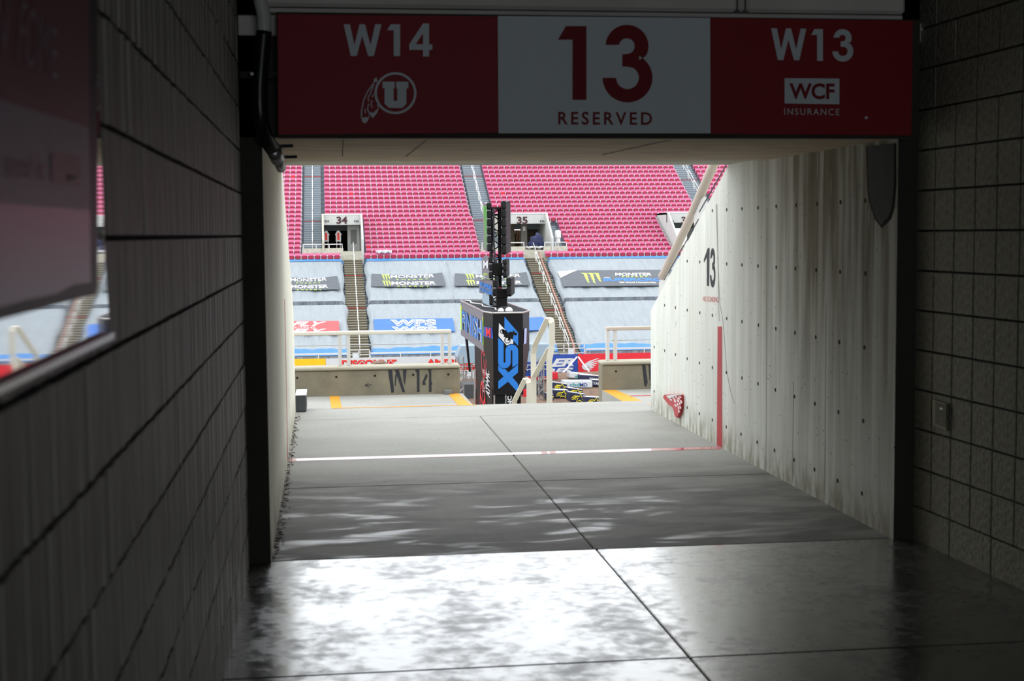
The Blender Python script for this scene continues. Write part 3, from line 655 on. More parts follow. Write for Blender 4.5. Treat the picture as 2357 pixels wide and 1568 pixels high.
# ---- aisles: every step is a part
def step_mesh(L, d, h, m1, m2, nm):
    q = MB(); q.box(-L/2, 0, -h, L/2, d, 0, 0); q.box(-L/2, -.012, -.045, L/2, .07, .004, 1); return q.mesh(nm, [m1, m2])
def aisle(x0, x1, k0, k1, n, m1, m2, lab, red):
    o = thing('stair_flight', lab, 'stairs', ((x0+x1)/2, rowy(k0), rowz(k0)), 'aisle stairs of the far stand')
    L = x1-x0-.02
    me = step_mesh(L, .8, .3, m1, m2, 'step'); mr_ = step_mesh(L, .8, .3, m1, MSTRED, 'step')
    for k in range(k0, k1):
        dz = rowz(k+1)-rowz(k)
        for j in range(n):
            c = link('step', mr_ if ((k, j) in red) else me, o, loc=((x0+x1)/2, rowy(k)+.76*j/n-.02, rowz(k)+dz*(j+1)/n))
    return o
aisle(*UP[0], 2, 26, 2, MGREY, MGREYN, 'leftmost grey aisle stair of the far stand', {(19, 0), (9, 0)})
aisle(*UP[1], 2, 26, 2, MGREY, MGREYN, 'grey aisle stair of the far stand behind the black mast', {(19, 0), (9, 0)})
aisle(*UP[2], 2, 26, 2, MGREY, MGREYN, 'rightmost grey aisle stair, partly behind the pipe rail', {(18, 0)})
aisle(17.3, 18.2, 2, 8, 2, MGREY, MGREYN, 'short grey stair right of portal 35', set())
aisle(*LOW[0], -20, 1, 2, MTAN, MNOSE, 'left brown aisle stair, between the left and middle tarpaulins', {(-3, 0), (-10, 0)})
aisle(*LOW[1], -20, 1, 2, MTAN, MNOSE, 'right brown aisle stair with a pink hose lying on it', {(-3, 0), (-11, 0)})
# ---- aisle hand rails
def rail_run(xc, k0, k1, lab, step=2.4):
    o = thing('aisle_handrail', lab, 'handrail', (xc, rowy(k0), rowz(int(k0))), 'white aisle hand rails of the far stand')
    q = MB(); kk = k0
    def zz(f): i = math.floor(f); return rowz(i)+(rowz(i+1)-rowz(i))*(f-i)
    while kk < k1:
        e = kk+step*.82; A = V((xc, rowy(kk)+.3, zz(kk)+.2)); B_ = V((xc, rowy(e)+.3, zz(e)+.2)); h = V((0, 0, .85))
        q = MB(); q.bar(A, A+h, .04, .04, (0, 1, 0)); q.bar(B_, B_+h, .04, .04, (0, 1, 0))
        q.bar(A+h, B_+h, .045, .04); q.bar(A+h*.5, B_+h*.5, .03, .03)
        q.build('rail_section', MWHITE, o); kk += step
rail_run(-.92, 2, 25, 'white handrail in the leftmost grey aisle stair'); rail_run(12.6, 4, 25, 'white handrail in the grey aisle stair behind the black mast'); rail_run(31.2, 4, 25, 'white handrail in the rightmost grey aisle stair')
rail_run(2.12, -19.5, 1, 'white handrail on the left brown stair'); rail_run(15.75, -19.5, 1, 'white handrail on the right brown stair beside the pink hose')
b = MB(); pts = [V((16.12, rowy(k)+.1, rowz(k)+.5+.05*math.sin(k))) for k in range(1, -20, -1)] + [V((16.0, 90.7, -6.4))]
b.tube(pts, .055, 8); b.build('pink_hose', mat('pink_tube', (160, 112, 100), .6), label='long dull pink hose lying down the right brown aisle stair', category='hose', smooth=True) if False else b.build('hose', mat('pink_tube', (160, 112, 100), .6), None, True, label='long dull pink hose lying down the right brown aisle stair', category='hose')
# ---- seats
q = MB(); SWD = .48
def seat_into(q, x, y, z, red=False):
    c = 4 if red else 1
    M_ = Matrix.Translation((x, y, z))
    q.slab([M_ @ V(p) for p in ((-.222, .46, .42), (-.222, .50, .42), (-.222, .60, .83), (-.222, .55, .83))], (.444, 0, 0), 0)
    q.box(-.155, .36, .40, .155, .42, .66, c, M_)
    q.box(-.222, .42, .60, .222, .50, .635, 0, M_)
    q.box(.207, .34, .28, .273, .52, .68, 2, M_); q.box(.226, .332, .42, .254, .342, .62, 3, M_)
sm = [MPINK, MCRIM, MSTD, MSLOT, MSEATR]
q = MB(); seat_into(q, 0, 0, 0); seat_me = q.mesh('stadium_seat', sm)
q = MB(); seat_into(q, 0, 0, 0, True); seat_red = q.mesh('stadium_seat', sm)
cand = []
reds = [(-3.2, 7, 18), (5.0, 5.2, 13), (15.2, 15.6, 13), (24.6, 25, 9), (19.1, 19.4, 2), (19.1, 19.6, 0)]
redpx = [(678, 408), (811, 446), (1157, 444), (1353, 483), (1312, 556), (1316, 575), (842, 570)]
for k in range(0, 27):
    for (a, c) in spans(k):
        n = int((c-a-.06)/SWD)
        if n < 1: continue
        off = a+(c-a-n*SWD)/2
        for i in range(n):
            x = off+SWD*(i+.5)
            if x > 46 or x < -26: continue
            cand.append((k, x))
def to_px(p):
    d = V(p)-CAM; zc = d.dot(CF); return (IMW/2+FPX*d.dot(CR)/zc, IMH/2-FPX*d.dot(CU)/zc)
def nearest(px):
    best = min(cand, key=lambda c: (lambda u: (u[0]-px[0])**2+(u[1]-px[1])**2)(to_px((c[1], rowy(c[0])+.4, rowz(c[0])+.6)))); return best
redset = {}
for p in redpx: redset[nearest(p)] = p
vis = []
for c in cand:
    u = to_px((c[1], rowy(c[0])+.4, rowz(c[0])+.7))
    right = 1675-(u[1]-376)*.53
    if 651 < u[0] < right and u[1] > 373 and not (1112 < u[0] < 1158 and u[1] > 462): vis.append(c)
vis.sort(key=lambda c: (c[0], c[1])); single = set(vis[:290]) | set(redset)
rest = MB(); zones = {}
for c in cand:
    k, x = c
    if c in redset:
        p = redset[c]
        lab = {678: 'bright red replacement seat near the top left of the far stand', 811: 'bright red replacement seat high in the block right of the leftmost grey stair', 1157: 'bright red replacement seat well above the middle portal', 1353: 'bright red replacement seat in the right block, level with the portal roofs',
               1312: 'bright red seat right of the covered fan, upper one of two', 1316: 'bright red seat just above the right tarpaulin, lower one of two', 842: 'bright red seat beside the right corner of the leftmost portal'}[p[0]]
        o = link('stadium_seat', seat_red, loc=(x, rowy(k), rowz(k)), label=lab, category='seat'); continue
    if c in single:
        zone = 'left of the left brown stair' if x < 1.4 else ('between the two brown stairs' if x < 16 else 'right of the right brown stair')
        nm = ('front row', 'second row', 'third row', 'fourth row', 'fifth row', 'sixth row', 'seventh row')[min(k, 6)]
        lab = 'faded pink seat, %s above the tarpaulins, %s' % (nm, zone)
        link('stadium_seat', seat_me, loc=(x, rowy(k), rowz(k)), label=lab, category='seat', group='pink seats, %s, %s' % (nm, zone))
    else: seat_into(rest, x, rowy(k), rowz(k))
rest.build('stadium_seat_rows', sm, label='rows of faded pink folding seats filling the upper far stand', category='seats', kind='stuff')
# ---- portals
def portal(x0, x1, num, nx, labs, inner):
    o = thing('portal', {'34': 'leftmost white-fronted entrance portal of the far stand, numbered 34', '35': 'middle white-fronted entrance portal, numbered 35, beside the tall black screen mast', '36': 'rightmost white-fronted entrance portal, half hidden behind the sloping pipe rail'}[num], 'portal', ((x0+x1)/2, 110, PZ))
    PFp = onp((0, 109.98, 0), (0, -1, 0))
    b = MB(); b.box(x0-.15, 110, 2.36, x1+.15, 110.25, 3.10); b.build('lintel', MPORT, o)
    b = MB(); b.box(x0-.15, 109.96, 3.14, x1+.15, 110.0, 3.22); b.box(x0-.1, 109.97, 3.10, x1+.1, 110.0, 3.14); b.build('roof_edge', MWHITE, o)
    b = MB(); b.box(x0-.15, 110.2, 3.0, x1+.15, 117, 3.15); b.build('roof_slab', MCON, o)
    for sx, (a, c) in (('l', (x0-.15, x0)), ('r', (x1, x1+.15))):
        b = MB(); b.slab([V((a, y, z)) for y, z in ((117, -.5), (117, 3.0), (110, 3.22), (106.9, 1.25), (106.9, -.5))], (c-a, 0, 0)); b.build('side_wall', MPORT if sx == 'r' or num == '36' else MCON, o)
    b = MB(); b.box(x0, 106.9, PZ-.9, x1, 117, PZ); b.build('portal_floor', MCON, o)
    lettering(num, rect(nx-12.5, 499.5-1, nx+12.5, 516.5-1), PFp, mat('maroon_print', (58, 18, 28), .6), o, .03, bold=.03)
    for s_, px, w_ in labs: lettering(s_, rect(px-w_/2, 507, px+w_/2, 511.5), PFp, MPRBLK, o, .03, bold=.02)
    return o
p34 = portal(-.05, 2.74, '34', 787, (('E34', 752.5, 10), ('E35', 820.5, 10)), 0)
p35 = portal(13.5, 17.08, '35', 1202, (('E36', 1248, 10), ('E35', 1158, 10)), 0)
p36 = portal(26.95, 30.2, '36', 1581, (('E36', 1547, 9),), 0)
# sloping white cheek of portal 36 and the parapets in front
for x0, x1, lab in ((-1.68, 1.36, 'concrete parapet with white rail at the head of the left brown stair'), (11.7, 15.05, 'concrete parapet with white rail behind the black mast'), (16.48, 18.32, 'short concrete parapet with white rail in front of the covered fan'), (26.6, 28.55, 'concrete parapet with white rail under the rightmost portal')):
    o = thing('parapet', lab, 'parapet', ((x0+x1)/2, 107, .1))
    b = MB(); b.box(x0, 106.98, -.6, x1, 107.18, .62); b.build('wall_body', MCON, o)
    b = MB(); b.box(x0+.05, 107.05, .88, x1-.05, 107.11, .95); n = max(2, round((x1-x0)/1.2))
    for i in range(n+1):
        xx = x0+.08+(x1-x0-.16)*i/n; b.box(xx-.03, 107.05, .62, xx+.03, 107.1, .9)
    b.build('rail', MWHITE, o)
    b = MB(); b.box(x0, 107.1, -.4, x1, 108.6, PZ-.02); b.build('walkway', MCON, o)
# interiors
def boxo(name, x0, y0, z0, x1, y1, z1, m, par=None, **t):
    q = MB(); q.bbox(x0, y0, z0, x1, y1, z1, min(.02, (x1-x0)/6, (z1-z0)/6, (y1-y0)/6)); return q.build(name, m, par, **t)
MIN = mat('portal_interior', (44, 42, 40), .9)
boxo('back_wall', -.05, 116.8, PZ, 2.74, 117, 3.0, MIN, p34); boxo('inner_door', 1.75, 111.2, PZ, 2.70, 111.3, 2.33, mat('grey_door', (168, 170, 168), .7), p34); boxo('door_panel', 2.0, 111.17, .9, 2.45, 111.21, 2.0, mat('door_panel_grey', (110, 110, 110), .7), p34)
for i, x in enumerate((.12, 1.05)):
    o = thing('sign_stand', ('small red and white sign stand at the left jamb inside portal 34', 'small red and white arrow-topped sign stand in the middle of portal 34')[i], 'sign stand', (x, 111, PZ))
    q = MB(); q.slab([V((x+u, 111, v)) for u, v in ((-.2, 1.1), (.2, 1.1), (.2, 1.6), (.27, 1.6), (.1, 1.9), (0, 1.95), (-.1, 1.9), (-.27, 1.6), (-.2, 1.6))], (0, .04, 0)); q.build('panel', MPRW, o)
    q = MB(); q.box(x-.08, 110.97, 1.2, x+.08, 111, 1.75); q.build('red_field', MDRED, o)
    q = MB(); q.box(x-.15, 111, PZ, x-.11, 111.04, 1.1); q.box(x+.11, 111, PZ, x+.15, 111.04, 1.1); q.box(x-.25, 110.9, PZ, x+.25, 111.15, PZ+.03); q.build('legs', MSTD, o)
# portal 35: open view to a hillside, column, block pier
b = MB()
for i in range(24):
    for j in range(6):
        x = 12.5+i*.2; b.bbox(x, 118.5+random.uniform(-.1, .1), .2+j*.27, x+.21, 119.2, .5+j*.27+random.uniform(0, .05), .06)
b.build('hillside', mat('brown_hillside', (140, 110, 84), .95, noise=.5, nscale=6), label='brown scrubby bank seen through portal 35', category='hillside')
boxo('column', 14.75, 113, PZ, 15.05, 113.3, 3.0, MPARA, p35)
o = boxo('block_pier', 15.35, 111.4, PZ, 15.85, 111.8, 3.0, mat('pier_grey', (112, 108, 104), .9), p35); boxo('back_wall', 15.85, 114.5, PZ, 17.08, 114.7, 3.0, mat('pier_brown', (96, 86, 78), .9), p35)
boxo('notice', 15.5, 111.36, 1.8, 15.7, 111.4, 2.15, MPRW, p35)
b = MB(); bm = bmesh.new(); bmesh.ops.create_icosphere(bm, subdivisions=3, radius=1)
for v in bm.verts:
    u = v.co.copy(); r = 1+.18*math.sin(5*u.x+3*u.y)+.12*math.sin(9*u.z+4*u.x); v.co = V((u.x*.50*r*(1.2-.5*max(0, u.z)), u.y*.4*r, max(-.6, u.z)*.72*r))
b.addbm(bm, 0, Matrix.Translation((16.1, 107.9, PZ+.5))); b.build('blue_cover', MBLUECLOTH, None, True, label='dark blue cloth draped over a heap at the foot of portal 35', category='cloth')
def cloth(name, cx, cy, cz, w_, d_, m, lab, amp=.06, tilt=0.):
    q = MB(); n = 10
    g = [[V((cx+(i/n-.5)*w_*(1+.1*math.sin(j)), cy+(j/n-.5)*d_, cz+amp*math.sin(i*1.7+j)+amp*math.cos(j*2.1)+tilt*(j/n-.5)*d_)) for i in range(n+1)] for j in range(n+1)]
    for j in range(n):
        for i in range(n): q.quadface([g[j][i], g[j][i+1], g[j+1][i+1], g[j+1][i]])
    o = q.build(name, m, None, True, label=lab, category='cloth'); return o
cloth('white_sheet', 16.0, 107.4, PZ+.18, 1.9, .7, MPRW, 'white sheet spread at the head of the stair below portal 35')
cloth('white_sheet', 4.35, 106.7, .32, 1.1, .35, MPRW, 'small crumpled white sheet lying on the seats right of portal 34', .07, .2)
o = thing('covered_fan', 'white wrapped fan on a stand behind the parapet right of portal 35', 'fan', (17.75, 107.9, PZ))
b = MB(); b.bbox(17.5, 107.7, 1.15, 17.95, 108.1, 1.85, .12); b.bbox(17.55, 107.75, .8, 17.9, 108.05, 1.3, .1); b.build('wrapped_head', MPRW, o)
b = MB(); b.tube([(17.72, 107.9, PZ), (17.72, 107.9, .9)], .05, 8); b.tube([(17.4, 107.9, PZ), (17.72, 107.9, .8), (18.0, 107.9, PZ)], .025, 6); b.build('stand', MWHITE, o)
# ---------------------------------------------------------------- TARPAULINS over the lower rows
TS = .395; TN = V((0, -TS, 1)).normalized()
def tz(y): return -.24-TS*(106.25-y)
PT = onp((0, 106.25, -.24), (0, -TS, 1))
def tarp(x0, x1, y0, y1, lab, sk0=0, sk1=0, seed=0):
    """y1 = upper edge"""
    rnd = random.Random(seed); o = thing('tarpaulin', lab, 'tarpaulin', ((x0+x1)/2, y0, tz(y0)))
    nx = int((x1-x0)/.16); ny = 40; ph = [rnd.uniform(0, 6.3) for _ in range(8)]
    def P(i, j, dz=0.):
        u = i/nx; v = j/ny; x = x0+(x1-x0)*u; y = y0+(y1-y0)*v
        w_ = (1-v**6)*min(1, v*7)*(.035*math.sin(x*3.1+ph[0]+1.5*math.sin(v*4+ph[1]))*(1-v*.5)+.02*math.sin(x*7.7+v*9+ph[2])+.03*math.sin(v*19+ph[3]+math.sin(x*.9))*(.4+.6*u)+.05*math.sin(x*.8+ph[4])*math.sin(v*5+ph[5]))
        e = min(x-x0, x1-x)
        drop = -.30*max(0, 1-e/.2)**2
        ex = .06*math.sin(v*13+ph[6])*max(0, 1-e/.5)
        return V((x+ex, y, tz(y)+w_+drop+dz))
    q = MB(); idx = {}
    for j in range(ny+1):
        for i in range(nx+1): idx[i, j] = len(q.v); q.v.append(tuple(P(i, j)))
    for j in range(ny):
        for i in range(nx): q.f.append((idx[i, j], idx[i+1, j], idx[i+1, j+1], idx[i, j+1])); q.m.append(0)
    q.build('sheet', MTARP, o, True)
    q = MB()     # side and lower skirts hanging to the rows
    for j in range(ny):
        for i, s_ in ((0, -1), (nx, 1)):
            a, c = P(i, j), P(i, j+1); d = V((s_*(-.06-.05*math.sin(j)), 0, -.42)); d2 = V((s_*(-.06-.05*math.sin(j+1)), 0, -.42)); q.quadface([a, c, c+d2, a+d])
    for i in range(nx):
        a, c = P(i, 0), P(i+1, 0); q.quadface([a, c, c+V((0, .1+.06*math.sin(i+1.), -.40)), a+V((0, .1+.06*math.sin(i*1.), -.40))])
    q.build('skirt', MTGREY, o, True)
    return o, P, nx, ny
def hem(o, P, nx, j0, j1, ny, m, up=.03):
    q = MB()
    for i in range(nx):
        q.quadface([P(i, j0, up), P(i+1, j0, up), P(i+1, j1, up), P(i, j1, up)])
    q.build('hem', m, o, True)
tl = []
for (x0, x1, nm) in ((-26, 1.33, 'left of both brown stairs'), (2.88, 14.95, 'between the brown stairs'), (16.6, 40, 'right of both brown stairs')):
    o, P, nx, ny = tarp(x0, x1, 99.35, 106.3, 'upper white tarpaulin with blue top hem, '+nm, seed=len(tl)+3); hem(o, P, nx, ny-2, ny, ny, MTBLUE); tl.append(o)
    x0b = x0+(0 if x0 < 0 else -.05); o, P, nx, ny = tarp(x0b, x1+(.15 if x0 < 10 else 0), 91.35, 98.75, 'lower white tarpaulin with blue bottom hem, '+nm, seed=len(tl)+11); hem(o, P, nx, 0, 5, ny, MTBLUE, .04); tl.append(o)
    # joint line
for xj in (8.95,):
    q = MB(); q.tube([V((xj+.04*math.sin(y*2), y, tz(y)+.07)) for y in [99.5+i*.45 for i in range(15)]], .015, 5); q.build('seam', MTGREY, tl[2]); 
    q = MB(); q.tube([V((xj+.5+.04*math.sin(y*2), y, tz(y)+.07)) for y in [91.8+i*.45 for i in range(15)]], .015, 5); q.build('seam', MTGREY, tl[3])
# ---- banners lying on the tarpaulins (outlines in the tarpaulin plane)
def banner(pts, m, lab, off=.11):
    o = thing('banner', lab, 'banner', PT(sum(p[0] for p in pts)/len(pts), sum(p[1] for p in pts)/len(pts)))
    decal([pts], PT, m, o, off, 'cloth', .02); return o
def claws(x0, y0, x1, y1):
    w_ = x1-x0; h = y1-y0; out = []
    A = [(0, .0), (.30, 0), (.38, .12), (.34, .2), (.42, .33), (.38, .42), (.46, .6), (.43, .68), (.50, 1), (.34, .78), (.36, .68), (.26, .55), (.29, .46), (.2, .32), (.22, .2), (.14, .1)]
    for dx, s_ in ((0, 1), (.30, 1.05), (.58, .88)):
        out.append([(x0+(u*.84+dx)*w_, y0+v*h*s_) for u, v in A])
    return out
def sag(amp): return lambda u, v, p: (p[0], p[1]+amp*math.sin(u*math.pi))
def monster_fold(xl, xr, yt, yb, tilt, lab, x0c, x1c, tx0, tx1, sg_=2.):
    o = banner([(xl, yt+1.5), (xl+(xr-xl)*.25, yt+4), (xl+(xr-xl)*.5, yt+5), (xl+(xr-xl)*.75, yt+3), (xr-6, yt-tilt), (xr+2, yb-1.5), (xl+(xr-xl)*.5, yb+.5), (xl-1, yb)], MBANG, lab)
    hh = (yb-yt)
    if x1c > x0c:
        decal(claws(x0c, yt+3, x1c, yt+hh*.52), PT, MLIME, o, .135, 'emblem', label='lime three-claw mark'); decal(claws(x0c+2, yt+hh*.56, x1c+2, yb-1), PT, MLIME, o, .135, 'emblem', label='lime three-claw mark')
    lettering('MONSTER', rect(tx0, yt+4, tx1, yt+hh*.36, -2), PT, MPRW, o, .135, bold=.02, warp=sag(sg_)); lettering('ENERGY', rect(tx0+14, yt+hh*.42, tx1-14, yt+hh*.50, -1), PT, MLIME, o, .135, spacing=1.8, warp=sag(sg_))
    lettering('MONSTER', rect(tx0+2, yt+hh*.62, tx1+3, yt+hh*.86, -1), PT, MPRW, o, .135, bold=.03, warp=sag(sg_*.5)); lettering('ENERGY', rect(tx0+16, yt+hh*.93, tx1-12, yb+.2, 0), PT, MLIME, o, .135, spacing=1.8)
monster_fold(855, 1024, 629, 660, 1, 'charcoal folded banner with lime claws, fully visible between the brown stairs', 877, 898, 899, 1000, 1.)
monster_fold(1047, 1218, 628, 658.5, 1, 'charcoal folded banner with lime claws, partly behind the black mast', 1070, 1092, 1095, 1198, 1.)
monster_fold(640, 782, 636, 668, 0, 'charcoal folded banner cut by the left side wall', 0, 0, 668, 752, 1.5)
o = banner([(1290, 641), (1330, 623), (1600, 621), (1610, 657), (1297, 660)], MBANG, 'long charcoal banner with blue lettering on the upper right tarpaulin')
decal(claws(1337, 628.5, 1384, 652), PT, MLIME, o, .135, 'emblem', label='lime three-claw mark')
lettering('MONSTER', rect(1416, 628, 1500, 634.5), PT, MPRW, o, .135, bold=.03); lettering('ENERGY', rect(1432, 635.2, 1490, 638), PT, MLIME, o, .135, spacing=2.2, bold=.02); lettering('AMA', rect(1390, 637.5, 1404, 640.5), PT, MPRW, o, .135)
lettering('SUPERCROSS', rect(1388, 640, 1552, 647), PT, MSKYB, o, .135, bold=.05); lettering('FIM World Championship', rect(1426, 648.5, 1510, 652.5), PT, MPRW, o, .135, bold=.02)
decal([[(1283, 626), (1328, 622), (1290, 640)]], PT, mat('cream_sheet', (225, 222, 214), .6), o, .10, 'folded_corner', .02)
def wps(px0, px1, py0, py1, o):
    lettering('WPS', rect(px0, py0, px1, py1, -1), PT, MPRW, o, .135, bold=.075); lettering('WPS', rect(px0+2.5, py0+2, px1-2.5, py1-2, -1), PT, MBANB, o, .15, bold=.03); lettering('WPS', rect(px0+3.2, py0+3, px1-3.2, py1-3, -1), PT, MPRW, o, .165, bold=.0)
o = banner([(859, 736), (900, 734.5), (1042, 733), (1048, 763), (950, 765.5), (862, 764)], MBANB, 'blue folded banner with white letters, left of the black tower')
wps(898, 1004, 736, 750.5, o); wps(901, 1006, 752, 766, o)
o = banner([(1160, 736), (1247, 730), (1253, 735), (1252, 760), (1160, 764)], MBANB, 'blue folded banner just right of the black tower'); lettering('WPS', rect(1150, 740, 1213, 760), PT, MPRW, o, .135, bold=.05)
o = banner([(640, 740), (780, 739.5), (781, 770), (640, 772)], MBANR, 'coral red folded banner with white letters at far left')
for y in (740.5, 757): lettering('FLY', rect(668, y, 752, y+11), PT, MPRW, o, .135, bold=.04, shear=.5)
lettering('RACING.', rect(652, 753, 731, 756), PT, MPRW, o, .135, spacing=1.2)
# ---- front rail of the far stand
def front_rail(x0, x1, lab):
    o = thing('front_rail', lab, 'railing', ((x0+x1)/2, 90.75, -6.5))
    b = MB(); b.box(x0, 90.72, -5.98, x1, 90.80, -5.88); b.build('top_rail', MWHITE, o)
    n = max(1, int((x1-x0)/1.8)); b = MB()
    for i in range(n+1):
        x = x0+(x1-x0)*i/n; b.box(x-.03, 90.73, -6.7, x+.03, 90.79, -5.98)
    b.build('posts', MWHITE, o); b = MB(); n = int((x1-x0)/.35)
    for i in range(n):
        a = V((x0+(x1-x0)*i/n, 90.95, -6.1)); c = a+V(((x1-x0)/n, 0, 0)); q0 = .08*math.sin(i*2.1); q1 = .08*math.sin(i*2.1+2.1)
        b.quadface([a+V((0, q0, 0)), c+V((0, q1, 0)), c+V((0, -q1, -.5)), a+V((0, -q0, -.5))])
    b.build('tarp_skirt', MTGREY, o, True); return o
front_rail(-26, 1.3, 'white front rail with grey tarp skirt, left of the left brown stair'); front_rail(2.75, 14.3, 'white front rail with grey tarp skirt, between the two brown stairs'); front_rail(16.7, 40, 'white front rail with grey tarp skirt, right of the right brown stair')
for i, (x0, x1, lab) in enumerate(((1.35, 2.7, 'small white gate rail with a sign at the foot of the left brown stair'), (13.9, 16.6, 'small white gate rail with a sign at the foot of the right brown stair'))):
    o = thing('gate_rail', lab, 'gate', ((x0+x1)/2, 90.7, -6.6)); zt = -5.7 if i == 0 else -5.55; b = MB()
    for z in (zt, zt-.3, zt-.6): b.box(x0, 90.68, z-.03, x1, 90.73, z+.02)
    for x in (x0, (x0+x1)/2, x1): b.box(x-.03, 90.68, -6.7, x+.03, 90.73, zt)
    b.build('rail', MWHITE, o); xs = x0+.45 if i == 0 else x1-.9
    b = MB(); b.box(xs-.18, 90.62, -6.25, xs+.2, 90.66, -5.9) ; b.build('sign_plate', MBWH, o)
# ---------------------------------------------------------------- FIELD
GZ = -7.65
b = MB(); n = 60
def gz(x, y): return GZ+.03*math.sin(x*.9+y*.4)+.03*math.sin(y*1.1-x*.3)+(.72*max(0, min(1, (y-78.5)/8.))**1.2-.13*max(0, y-86.3))*max(0, min(1, (x-11.8)/1.5))*max(0, min(1, (30-x)/4.))
g = [[V((-30+i*1.2, 31+j*1.0, gz(-30+i*1.2, 31+j))) for i in range(75)] for j in range(60)]
for j in range(59):
    for i in range(74): b.quadface([g[j][i], g[j][i+1], g[j+1][i+1], g[j+1][i]])
b.build('dirt_field', MDIRT, None, True, label='brown raked dirt track covering the field', category='ground', kind='stuff')
b = MB(); b.box(-60, 90.2, -9, 80, 90.9, -6.75); b.build('field_wall', MCON, **S)
PF = onp((0, 90.05, 0), (0, -1, 0))
def fence_banner(pts, m, lab):
    o = thing('fence_banner', lab, 'banner', PF(sum(p[0] for p in pts)/len(pts), max(p[1] for p in pts)))
    decal([pts], PF, m, o, 0, 'cloth', .05); return o
o = fence_banner([(100, 838), (749.5, 825.5), (749.5, 868), (100, 882)], MYEL, 'yellow sponsor banner on the far fence at left')
for x0, x1, sl in ((684, 694, 0), (697, 707, 0), (715, 730, 3), (733.5, 743, 0)): decal([[(x0+sl, 842), (x1, 842), (x1-sl*.3, 852), (x0-sl*.5, 852)]], PF, MPRBLK, o, .06, 'lettering')
o = fence_banner([(750, 825.5), (1062, 819), (1062, 860), (750, 866)], MBWH, 'white sponsor banner with red block letters on the far fence')
for s_, q_ in (('DISCOUNT', rect(786, 829, 913, 846, -1.5)), ('AMERICA', rect(982, 827, 1090, 843, -1))):
    lettering(s_, q_, PF, MPRBLK, o, .055, bold=.06); lettering(s_, q_, PF, MDRED, o, .075, bold=.035)
o = fence_banner([(1190, 820), (1329, 815), (1330, 866), (1190, 878)], MNAVYB, 'royal blue banner with slanted white letters on the far fence')
lettering('ER', ((1272, 826), (1324, 824), (1321, 843), (1268, 845)), PF, MBWH, o, .06, bold=.05, shear=.25)
lettering('RES', ((1255, 849), (1320, 846), (1317, 860), (1250, 864)), PF, MBWH, o, .06, bold=.05, shear=.25)
o = fence_banner([(1330, 815), (1900, 804), (1900, 868), (1331, 868)], MHRED, 'red banner with a white feathered wing on the far fence')
ck = lambda pts: [(1200+x*.1358, 780+y*.1358) for x, y in pts]
for a, c in zip(((1040, 458), (1052, 478), (1068, 494), (1086, 507), (1104, 517)), ((1308, 332), (1303, 372), (1288, 412), (1262, 452), (1232, 488))):
    m_ = ((a[0]+c[0])/2-14, (a[1]+c[1])/2-8); decal(stroke(ck([a, m_, c]), [3.2, 3.6, 1.4]), PF, MBWH, o, .06, 'emblem', label='white wing feather')
decal([ck([(1022, 468), (1038, 440), (1060, 470), (1100, 505), (1150, 518), (1195, 512), (1178, 532), (1075, 535), (1040, 505)])], PF, MBWH, o, .07, 'emblem', label='root of the white wing')
for i, (xa, ya, xb, yb) in enumerate(((1328, 822, 1286, 868), (1331, 822, 1362, 862))):
    b = MB(); b.tube([PF(xa, ya, .3), aZ(xb, yb+2, GZ+.2)], .05, 6); b.build('tie_strap', MSTD, label=('pale tie strap slanting down left across the royal blue banner', 'pale tie strap slanting down right across the red banner')[i], category='strap')
# soft track blocks
def tuff(px0, py0, px1, py1, Y, m, lab, deco, rot=0., group=None, d=.6, sl=0.):
    Y = 74.
    while Y < 89.5 and aY((px0+px1)/2, py1+sl/2, Y).z > gz(aY((px0+px1)/2, py1, Y).x, Y)+.02: Y += .1
    Y -= .15; A = aY(px0, py1, Y); B_ = aY(px1, py1+sl, Y); T = aY(px0, py0, Y)
    h = T.z-A.z; L = (B_-A).length; ux = (B_-A).normalized()
    o = thing('track_block', lab, 'track block', (A+B_)/2, group)
    uy = V((-.15, 1, 0)).normalized(); b = MB()
    M_ = Matrix(((ux.x, uy.x, 0, A.x), (ux.y, uy.y, 0, A.y), (ux.z, uy.z, 1, A.z), (0, 0, 0, 1)))
    b.bbox(0, 0, 0, L, d, h, .04, 0, M_); b.build('body', m[0] if isinstance(m, tuple) else m, o)
    b = MB(); b.bbox(.02, .02, h, L-.02, d-.02, h+.02, .008, 0, M_); b.build('top_cover', MBWH if m is not MHRED else MHRED, o)
    P = onp(A, (0, -1, 0)); deco(o, P, px0, py0, px1, py1, sl); return o
def d_txt(s_, m, b_=.0, fr=(.2, .2, .85, .85), sh=0.):
    def f(o, P, x0, y0, x1, y1, sl):
        w_ = x1-x0; h = y1-y0; q_ = rect(x0+fr[0]*w_, y0+fr[1]*h+sl*fr[0], x0+fr[2]*w_, y0+fr[3]*h+sl*fr[0], sl*(fr[2]-fr[0]))
        lettering(s_, q_, P, m, o, .03, bold=b_, shear=sh)
    return f
def d_star(o, P, x0, y0, x1, y1, sl):
    w_ = x1-x0; h = y1-y0; cx, cy = x0+w_*.62, y0+h*.52+sl*.6
    pts = []
    for k in range(10):
        a = math.radians(-90+k*36+8); r = 1 if k % 2 == 0 else .42; pts.append((cx+r*w_*.33*math.cos(a), cy+r*h*.50*math.sin(a)))
    decal(stroke(pts, 1.7, True), P, MYELP, o, .03, 'emblem', label='yellow outline star')
    decal(stroke([(cx-w_*.1, cy-h*.25), (x0+w_*.3, y0+h*.3+sl*.3), (x0+w_*.12, y0+h*.62), (x0+w_*.3, y0+h*.5+sl*.3), (cx-w_*.2, cy-h*.05)], 1.7) + stroke([(x0+w_*.12, y0+h*.78), (x0+w_*.3, y0+h*.72), (cx-w_*.25, cy+h*.1)], 1.5), P, MYELP, o, .03, 'emblem', label='yellow swoosh tail of the star')
